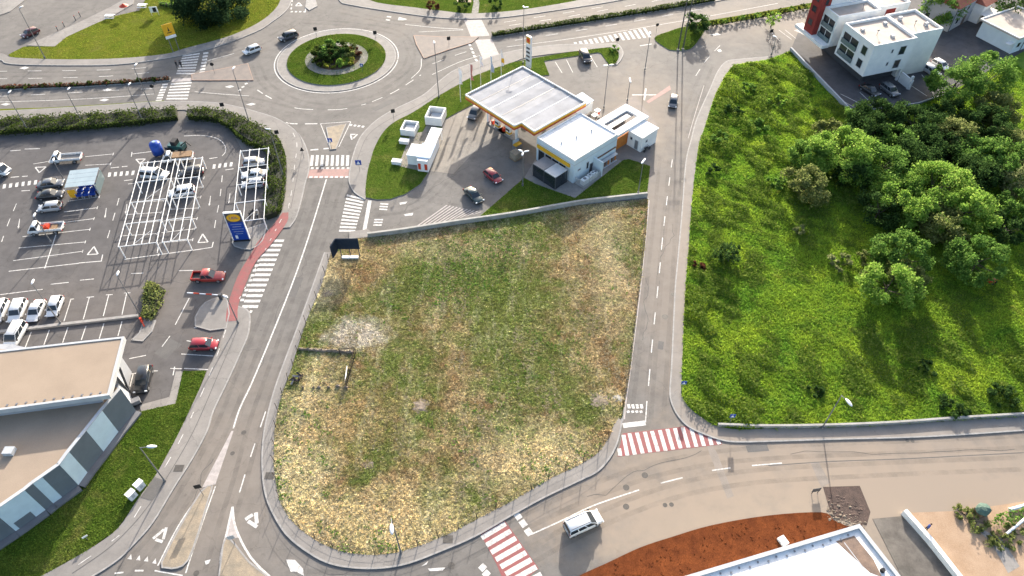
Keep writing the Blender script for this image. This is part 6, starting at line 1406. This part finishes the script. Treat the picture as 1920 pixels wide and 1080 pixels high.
for px, r, h, lm, lab in [((1578,492),1.9,1.8,lf_pale,'pale straw coloured bush beside the lower trees'),((1622,488),1.6,2.2,lf_olive,'round olive bush right of the pale bush'),((1632,518),1.5,1.8,lf_olive,'low olive bush below the round one'),((1500,432),1.0,1.8,lf_pale,'thin white flowering bush alone in the shaded meadow'),((1455,345),1.8,1.6,lf_mid,'low bush left of the olive tree'),((1400,165),2.0,1.5,lf_mid,'low bush in the upper meadow near the straight road'),((1372,205),2.2,1.6,lf_dark,'dark low bush in the upper meadow'),((1455,190),2.4,1.6,lf_bright,'bright low bush below the retaining wall'),((1420,235),2.2,1.5,lf_mid,'low bush in the upper meadow centre'),((1350,260),1.8,1.4,lf_mid,'low bush by the pavement in the upper meadow'),((1335,320),1.6,1.6,lf_dark,'dark bush by the pavement halfway down'),((1530,735),1.2,.9,lf_dark,'small dark bush by the meadow lamp'),((1790,765),2.2,1.1,lf_dark,'dark bramble at the meadow wall on the right'),((1880,745),2.0,1.2,lf_dark,'dark bramble at the right edge above the wall'),((1738,690),1.4,.9,lf_dark,'low dark weed clump in the lower meadow'),((1310,500),1.0,1.2,lf_redb,'reddish bush by the pavement of the straight road')]:
    bush(px, r, h, lab, lm, int(260+r*r*150), 'bushes in the green meadow')
t = thing('red_mower', 'small red garden machine below the solitary round tree', 'garden machine', G(1858,530), R(30)); MB().box(-.7,.7,-.4,.4,.3,.8).build('body', m_redp, t); MB().tube((-.6,0,.8),(-1.2,0,1.2),.04).build('handle', m_dkgrey, t)
for x in (-.45,.45):
    for s in (-1,1): MB().tube((x,s*.4,.25),(x,s*.55,.25),.25,n=12).build('wheel', m_tyre, t)
# ---------------------------------------------------------------- trees and shrubs in the north
tree((402,4),8.6,9.0,'big dense dark tree on the northwest lawn',lf_conif,19000,'tree',leaf=.27,squash=1.12,seed=5)
tree((1768,16),4.6,8.0,'green tree between the office block and the red roofed house',lf_mid,3500,'tree')
tree((1900,8),5.0,8.0,'dark tree behind the pale outbuilding at the top right',lf_dark,2600,'tree')
for px, lab in [((1870,30),'straw coloured shrub by the drive of the house'),((1850,22),'yellow shrub at the house corner')]: bush(px, 1.8, 2.0, lab, lf_olive, 500, 'shrubs by the house')
tree((1449,36),1.6,4.0,'thin young tree on the bays left of the office block',lf_bright,500,'tree',leaf=.18)
tree((1306,46),3.0,4.5,'dark small tree on the island lawn',lf_dark,1500,'tree')
for px, r, lm, lab in [((812,12),1.7,lf_redb,'dark reddish shrub on the north lawn'),((868,12),2.2,lf_dark,'dark round shrub beside the north path'),((930,8),1.8,lf_dark,'dark shrub right of the north path')]: bush(px, r, 2.4, lab, lm, 800, 'shrubs on the north lawn')
bush((1150,92),1.2,1.0,'low shrub at the tip of the station lawn',lf_mid,350)
for k in range(19):
    f = k/18; x = 1326+190*f; y = 47-34*f; bush((x,y), .75+.3*((k*7)%5)/5, 1.1+.3*((k*3)%4)/4, 'small clipped shrub, number %s from the left in the avenue verge row' % ['one','two','three','four','five','six','seven','eight','nine','ten','eleven','twelve','thirteen','fourteen','fifteen','sixteen','seventeen','eighteen','nineteen'][k], lf_hedge if k % 3 else lf_mid, 170, 'clipped shrubs along the avenue verge', name='shrub')
# roundabout planting
rb = [(-.55,.30,1.9,1.8,lf_hedge,'dark shrub at the upper left of the roundabout bed'),(-.15,.55,2.1,2.2,lf_mid,'tallest shrub at the top of the roundabout bed'),(.25,.45,2.0,2.0,lf_hedge,'dark shrub at the upper right of the roundabout bed'),(.55,.15,1.7,1.4,lf_olive,'olive brown shrub at the right rim of the roundabout bed'),(-.75,-.1,1.7,1.5,lf_hedge,'dark shrub at the left rim of the roundabout bed'),(-.3,.05,2.0,1.8,lf_dark,'very dark shrub in the middle of the roundabout bed'),(.1,-.05,2.0,1.7,lf_dark,'dark shrub right of the middle of the roundabout bed'),(-.55,-.5,1.5,1.2,lf_hedge,'dark shrub at the lower left of the roundabout bed'),(-.15,-.65,1.3,1.1,lf_yel,'yellow green shrub at the front left of the roundabout bed'),(.3,-.45,1.5,1.1,lf_bright,'bright green shrub at the front of the roundabout bed'),(.6,-.4,1.1,.9,lf_yel,'small yellow shrub at the lower right of the roundabout bed'),(.75,.4,1.2,1.0,lf_redb,'low reddish shrub at the far right of the roundabout bed'),(.45,-.15,1.5,1.2,lf_olive,'olive shrub on the right of the roundabout bed')]
for i, (u, v, r, h, lm, lab) in enumerate(rb):
    r *= 1.42; h *= 1.15
    c = RC+Vector((u*RR*.44, v*RR*.44, 0)); rng = np.random.default_rng(50+i); t = thing('shrub', lab, 'shrub', (c.x,c.y,.28), 0, 'shrubs planted in the roundabout')
    n = int(300+r*r*170); P, ctr = crown_points(r, r, h*.5, h*.5, n, 12, rng, -.9); P[:,2] = np.maximum(P[:,2], .03); quads('foliage', P, .2*(.7+.7*rng.random(n)), lm, t, rng=rng)
    mb = MB(); [mb.tube((0,0,0), Vector(ctr[k])+Vector((0,0,h*.5)), .04, .015, 5, caps=False) for k in range(5)]; mb.build('stems', m_bark, t)
# ---------------------------------------------------------------- hedges
def hedge(px_a, px_b, h, label, lm=lf_hedge, dens=34, name='hedge', core=True, z=.05):
    """hedge between two surveyed edges"""
    A = smooth(GP(px_a), 4); B = smooth(GP(px_b), 4); t = thing(name, label, 'hedge', (0,0,0))
    n = min(len(A), len(B)); rng = np.random.default_rng(int(A[0].x*10) % 999+3); pts = []
    for i in range(n-1):
        a0, a1, b0, b1 = A[i], A[i+1], B[i], B[i+1]; area = ((a1-a0).length+(b1-b0).length)/2*((a0-b0).length+(a1-b1).length)/2; k = max(6, int(area*dens))
        u, v = rng.random(k), rng.random(k); p = (np.outer((1-u)*(1-v),a0)+np.outer(u*(1-v),a1)+np.outer((1-u)*v,b0)+np.outer(u*v,b1))
        p[:,2] = z+h*(.25+.8*rng.random(k)**.5)*(1-.35*np.abs(2*v-1)**3)*(.85+.25*np.sin(p[:,0]*1.1+np.cos(p[:,1]*.9)*2)); pts.append(p)
        k2 = int(((a1-a0).length+(b1-b0).length)*h*dens*.45); e = rng.random(k2); s = rng.random(k2) < .5
        q = np.where(s[:,None], np.outer(1-e,a0)+np.outer(e,a1), np.outer(1-e,b0)+np.outer(e,b1)); q = q+rng.normal(size=q.shape)*.12; q[:,2] = z+h*.9*rng.random(k2); pts.append(q)
    P = np.concatenate(pts); quads('foliage', P, .17*(.7+.8*rng.random(len(P))), lm, t, rng=rng)
    if core:
        C_ = [(p*.88+q*.12) for p, q in zip(A[:n],B[:n])]+[(q*.88+p*.12) for p, q in list(zip(A[:n],B[:n]))[::-1]]; MB().prism(C_, 0, h*.62).build('shade_core', mat('hedge_inside',(0.02,0.024,0.01),(0.014,0.016,0.008),2), t)  # near-black solid core puts the shade between the leaves into colour
    return t
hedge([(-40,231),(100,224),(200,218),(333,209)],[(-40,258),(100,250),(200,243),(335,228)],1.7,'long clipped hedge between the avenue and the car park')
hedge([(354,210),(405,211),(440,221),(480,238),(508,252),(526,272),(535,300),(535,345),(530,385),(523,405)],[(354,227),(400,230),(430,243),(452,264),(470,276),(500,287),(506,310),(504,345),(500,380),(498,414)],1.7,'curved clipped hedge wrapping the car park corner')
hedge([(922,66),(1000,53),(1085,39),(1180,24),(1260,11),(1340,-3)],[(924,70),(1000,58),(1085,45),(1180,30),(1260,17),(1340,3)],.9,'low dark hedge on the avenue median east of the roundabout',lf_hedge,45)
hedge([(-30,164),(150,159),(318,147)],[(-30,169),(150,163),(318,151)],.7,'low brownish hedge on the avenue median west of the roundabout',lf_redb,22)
for k in range(10):
    x = 20+30*k; bush((x,166-18*(x/320)), .8, .7, 'green tuft number %s from the left in the western median hedge' % ['one','two','three','four','five','six','seven','eight','nine','ten'][k], lf_hedge, 120, 'green tufts in the western median', name='shrub')
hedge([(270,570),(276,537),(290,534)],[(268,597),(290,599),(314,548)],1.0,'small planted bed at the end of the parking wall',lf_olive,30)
hedge([(300,8),(330,12),(362,16)],[(300,12),(330,17),(362,22)],1.2,'short hedge left of the big dark tree',lf_mid,40)
hedge([(1862,975),(1880,965),(1935,952)],[(1850,985),(1890,985),(1935,968)],.8,'weeds along the upper edge of the sandy yard',lf_mid,22,'weed_strip',False)
for px, r, lab in [((1825,975),1.5,'weed clump under the faded green cover'),((1850,1000),1.6,'weed clump in the middle of the sandy yard'),((1880,1010),1.4,'weed clump near the long pale pipe'),((1905,1000),1.1,'weed clump right of the pale pipe'),((1808,962),1.0,'small weed clump left of the green cover')]: bush(px, r*1.25, .6, lab, lf_olive, 420, 'weeds in the sandy yard', z=.02, leaf=.14)
# ---------------------------------------------------------------- grass
def inside(poly, X, Y):
    p = np.array([(q[0],q[1]) for q in poly]); c = np.zeros(len(X), bool); j = len(p)-1
    for i in range(len(p)):
        xi, yi, xj, yj = p[i,0], p[i,1], p[j,0], p[j,1]; m = ((yi > Y) != (yj > Y)); m &= X < (xj-xi)*(Y-yi)/((yj-yi) if yj != yi else 1e-9)+xi; c ^= m; j = i
    return c
def scatter(poly, n, rng, xmax=1e9):
    p = np.array([(q[0],q[1]) for q in poly]); lo, hi = p.min(0), p.max(0); hi[0] = min(hi[0], xmax)
    X = rng.uniform(lo[0],hi[0],int(n*2)); Y = rng.uniform(lo[1],hi[1],int(n*2)); k = inside(poly,X,Y); return X[k][:n], Y[k][:n]
def vnoise(X, Y, s, seed):
    r = np.random.default_rng(seed); a = r.uniform(0,6.28,8); kx = r.normal(size=8)*s; ky = r.normal(size=8)*s
    return sum(np.sin(X*kx[i]+Y*ky[i]+a[i]) for i in range(8))/8
def grass(name, poly, n, h0, h1, wd, m, label, seed, blades=2, z=.1, xmax=1e9, clump=.0, lean=.5):
    rng = np.random.default_rng(seed); X, Y = scatter(poly, n, rng, xmax)
    if clump: k = vnoise(X,Y,.5,seed)+.6*vnoise(X,Y,1.6,seed+1) > rng.normal(size=len(X))*clump-.15; X, Y = X[k], Y[k]
    n = len(X); hh = (h0+(h1-h0)*rng.random(n))*(1+.45*vnoise(X,Y,.7,seed+2)); out = []
    for b_ in range(blades):
        a = rng.uniform(0,6.28,n); w_ = wd*(.6+.8*rng.random(n)); dx, dy = np.cos(a)*w_, np.sin(a)*w_; lx = rng.normal(size=n)*lean*hh; ly = rng.normal(size=n)*lean*hh
        V = np.stack([np.stack([X-dx,Y-dy,np.full(n,z)],1), np.stack([X+dx,Y+dy,np.full(n,z)],1), np.stack([X+lx,Y+ly,z+hh],1)],1); out.append(V.reshape(-1,3))
    o = tris(name, np.concatenate(out), m); tag(o, label, 'grass', kind='stuff'); return o
grass('meadow_grass', mead_P, 260000, .14, .36, .085, m_meadow_blade, 'tall lush grass of the green meadow', 5, 2, xmax=112, lean=.7)
rng = np.random.default_rng(9); X, Y = scatter(mead_P, 230000, rng, 112)
_c = G(1400,230); _d = G(1330,640); _e = G(1560,690); _f = G(1850,700)
z1 = 1.1*np.exp(-((X-_c.x)/22)**2-((Y-_c.y)/26)**2)+.75*np.exp(-((X-_d.x)/7)**2-((Y-_d.y)/32)**2)+.55*np.exp(-((X-_f.x)/25)**2-((Y-_f.y)/8)**2)+.12
hf = np.clip(vnoise(X,Y,.55,4)*1.3+.9*vnoise(X,Y,1.3,8)+.25, 0, 1)*z1*1.5
k = hf > .10+.10*rng.random(len(X)); X, Y, hf = X[k], Y[k], hf[k]
C_ = np.stack([X,Y,.1+hf*(.35+.65*rng.random(len(X))**.5)],1); o = quads('meadow_weeds', C_, .15*(.6+.9*rng.random(len(X))), m_weed, rng=rng, up=.7); tag(o, 'broad leaved weeds growing in uneven mounds through the meadow', 'weeds', kind='stuff')
X, Y = scatter(mead_P, 5200, rng, 112); k = vnoise(X,Y,.12,44) > .05; X, Y = X[k], Y[k]
C_ = np.stack([X,Y,.35+.2*rng.random(len(X))],1); o = quads('meadow_flowers', C_, .10*(.6+.8*rng.random(len(X))), lf_yel, rng=rng, up=1.2); tag(o, 'scattered yellow and pale flower heads in the meadow grass', 'flowers', kind='stuff')
grass('dry_grass', field_P, 190000, .05, .16, .07, m_field_blade, 'short dry grass of the mown field', 6, 2, lean=1.0)

m_straw = leafmat('straw_stalks', (0.36,0.31,0.20), (0.30,0.25,0.15), (0.48,0.43,0.30))
rng = np.random.default_rng(31); X, Y = scatter(field_P, 90000, rng)
k = (vnoise(X*1.0,Y*.3,.55,61)+.9*vnoise(X,Y,1.7,62)+.7*vnoise(X,Y,3.6,63)) > .58+.2*rng.normal(size=len(X)); X, Y = X[k], Y[k]
o = quads('straw_litter', np.stack([X,Y,.13+.05*rng.random(len(X))],1), .15*(.4+1.2*rng.random(len(X))), m_straw, rng=rng, up=1.6); tag(o, 'bleached straw litter strewn in drifts over the dry field', 'straw', kind='stuff')
X, Y = scatter(field_P, 60000, rng); k = (vnoise(X,Y,.25,71)+.9*vnoise(X,Y,2.1,72)) > .40+.2*rng.normal(size=len(X)); X, Y = X[k], Y[k]
o = quads('field_weeds', np.stack([X,Y,.12+.12*rng.random(len(X))],1), .15*(.4+1.1*rng.random(len(X))), lf_mid, rng=rng, up=.6); tag(o, 'low green weeds sprouting in clumps in the dry field', 'weeds', kind='stuff')
m_lawn_blade = lawnmat('lawn_green_blades', (0.050,0.088,0.012), (0.075,0.102,0.018), (0.034,0.062,0.010), gain=2.0, trans=.5)
m_lawny_blade = lawnmat('lawn_yellowish_blades', (0.098,0.128,0.016), (0.130,0.138,0.022), (0.062,0.094,0.012), gain=1.9, trans=.5)
def objpoly(nm): me = bpy.data.objects[nm].data; return [me.vertices[i].co for i in max(me.polygons, key=lambda q: len(q.vertices)).vertices]
for nm, n, m_, lab, z in [('lawn_supermarket',34000,m_lawn_blade,'mown grass of the supermarket lawn',.09),('lawn_station',30000,m_lawn_blade,'mown grass of the station peninsula lawn',.11),('lawn_station_corner',14000,m_lawn_blade,'mown grass of the station corner lawn',.10),('lawn_northwest',42000,m_lawny_blade,'mown yellowish grass of the northwest lawn',.10),('lawn_north',16000,m_lawn_blade,'mown grass of the north lawn',.11),('lawn_island',6000,m_lawn_blade,'mown grass of the island lawn',.12)]:
    grass('lawn_grass', objpoly(nm), n, .05, .13, .07, m_, lab, n % 97, 1, z=z, lean=1.1)
X_ = ring(RR*.985); grass('lawn_grass', X_, 30000, .05, .12, .07, m_lawn_blade, 'mown ring of grass on the roundabout', 12, 1, z=.2, lean=1.1)
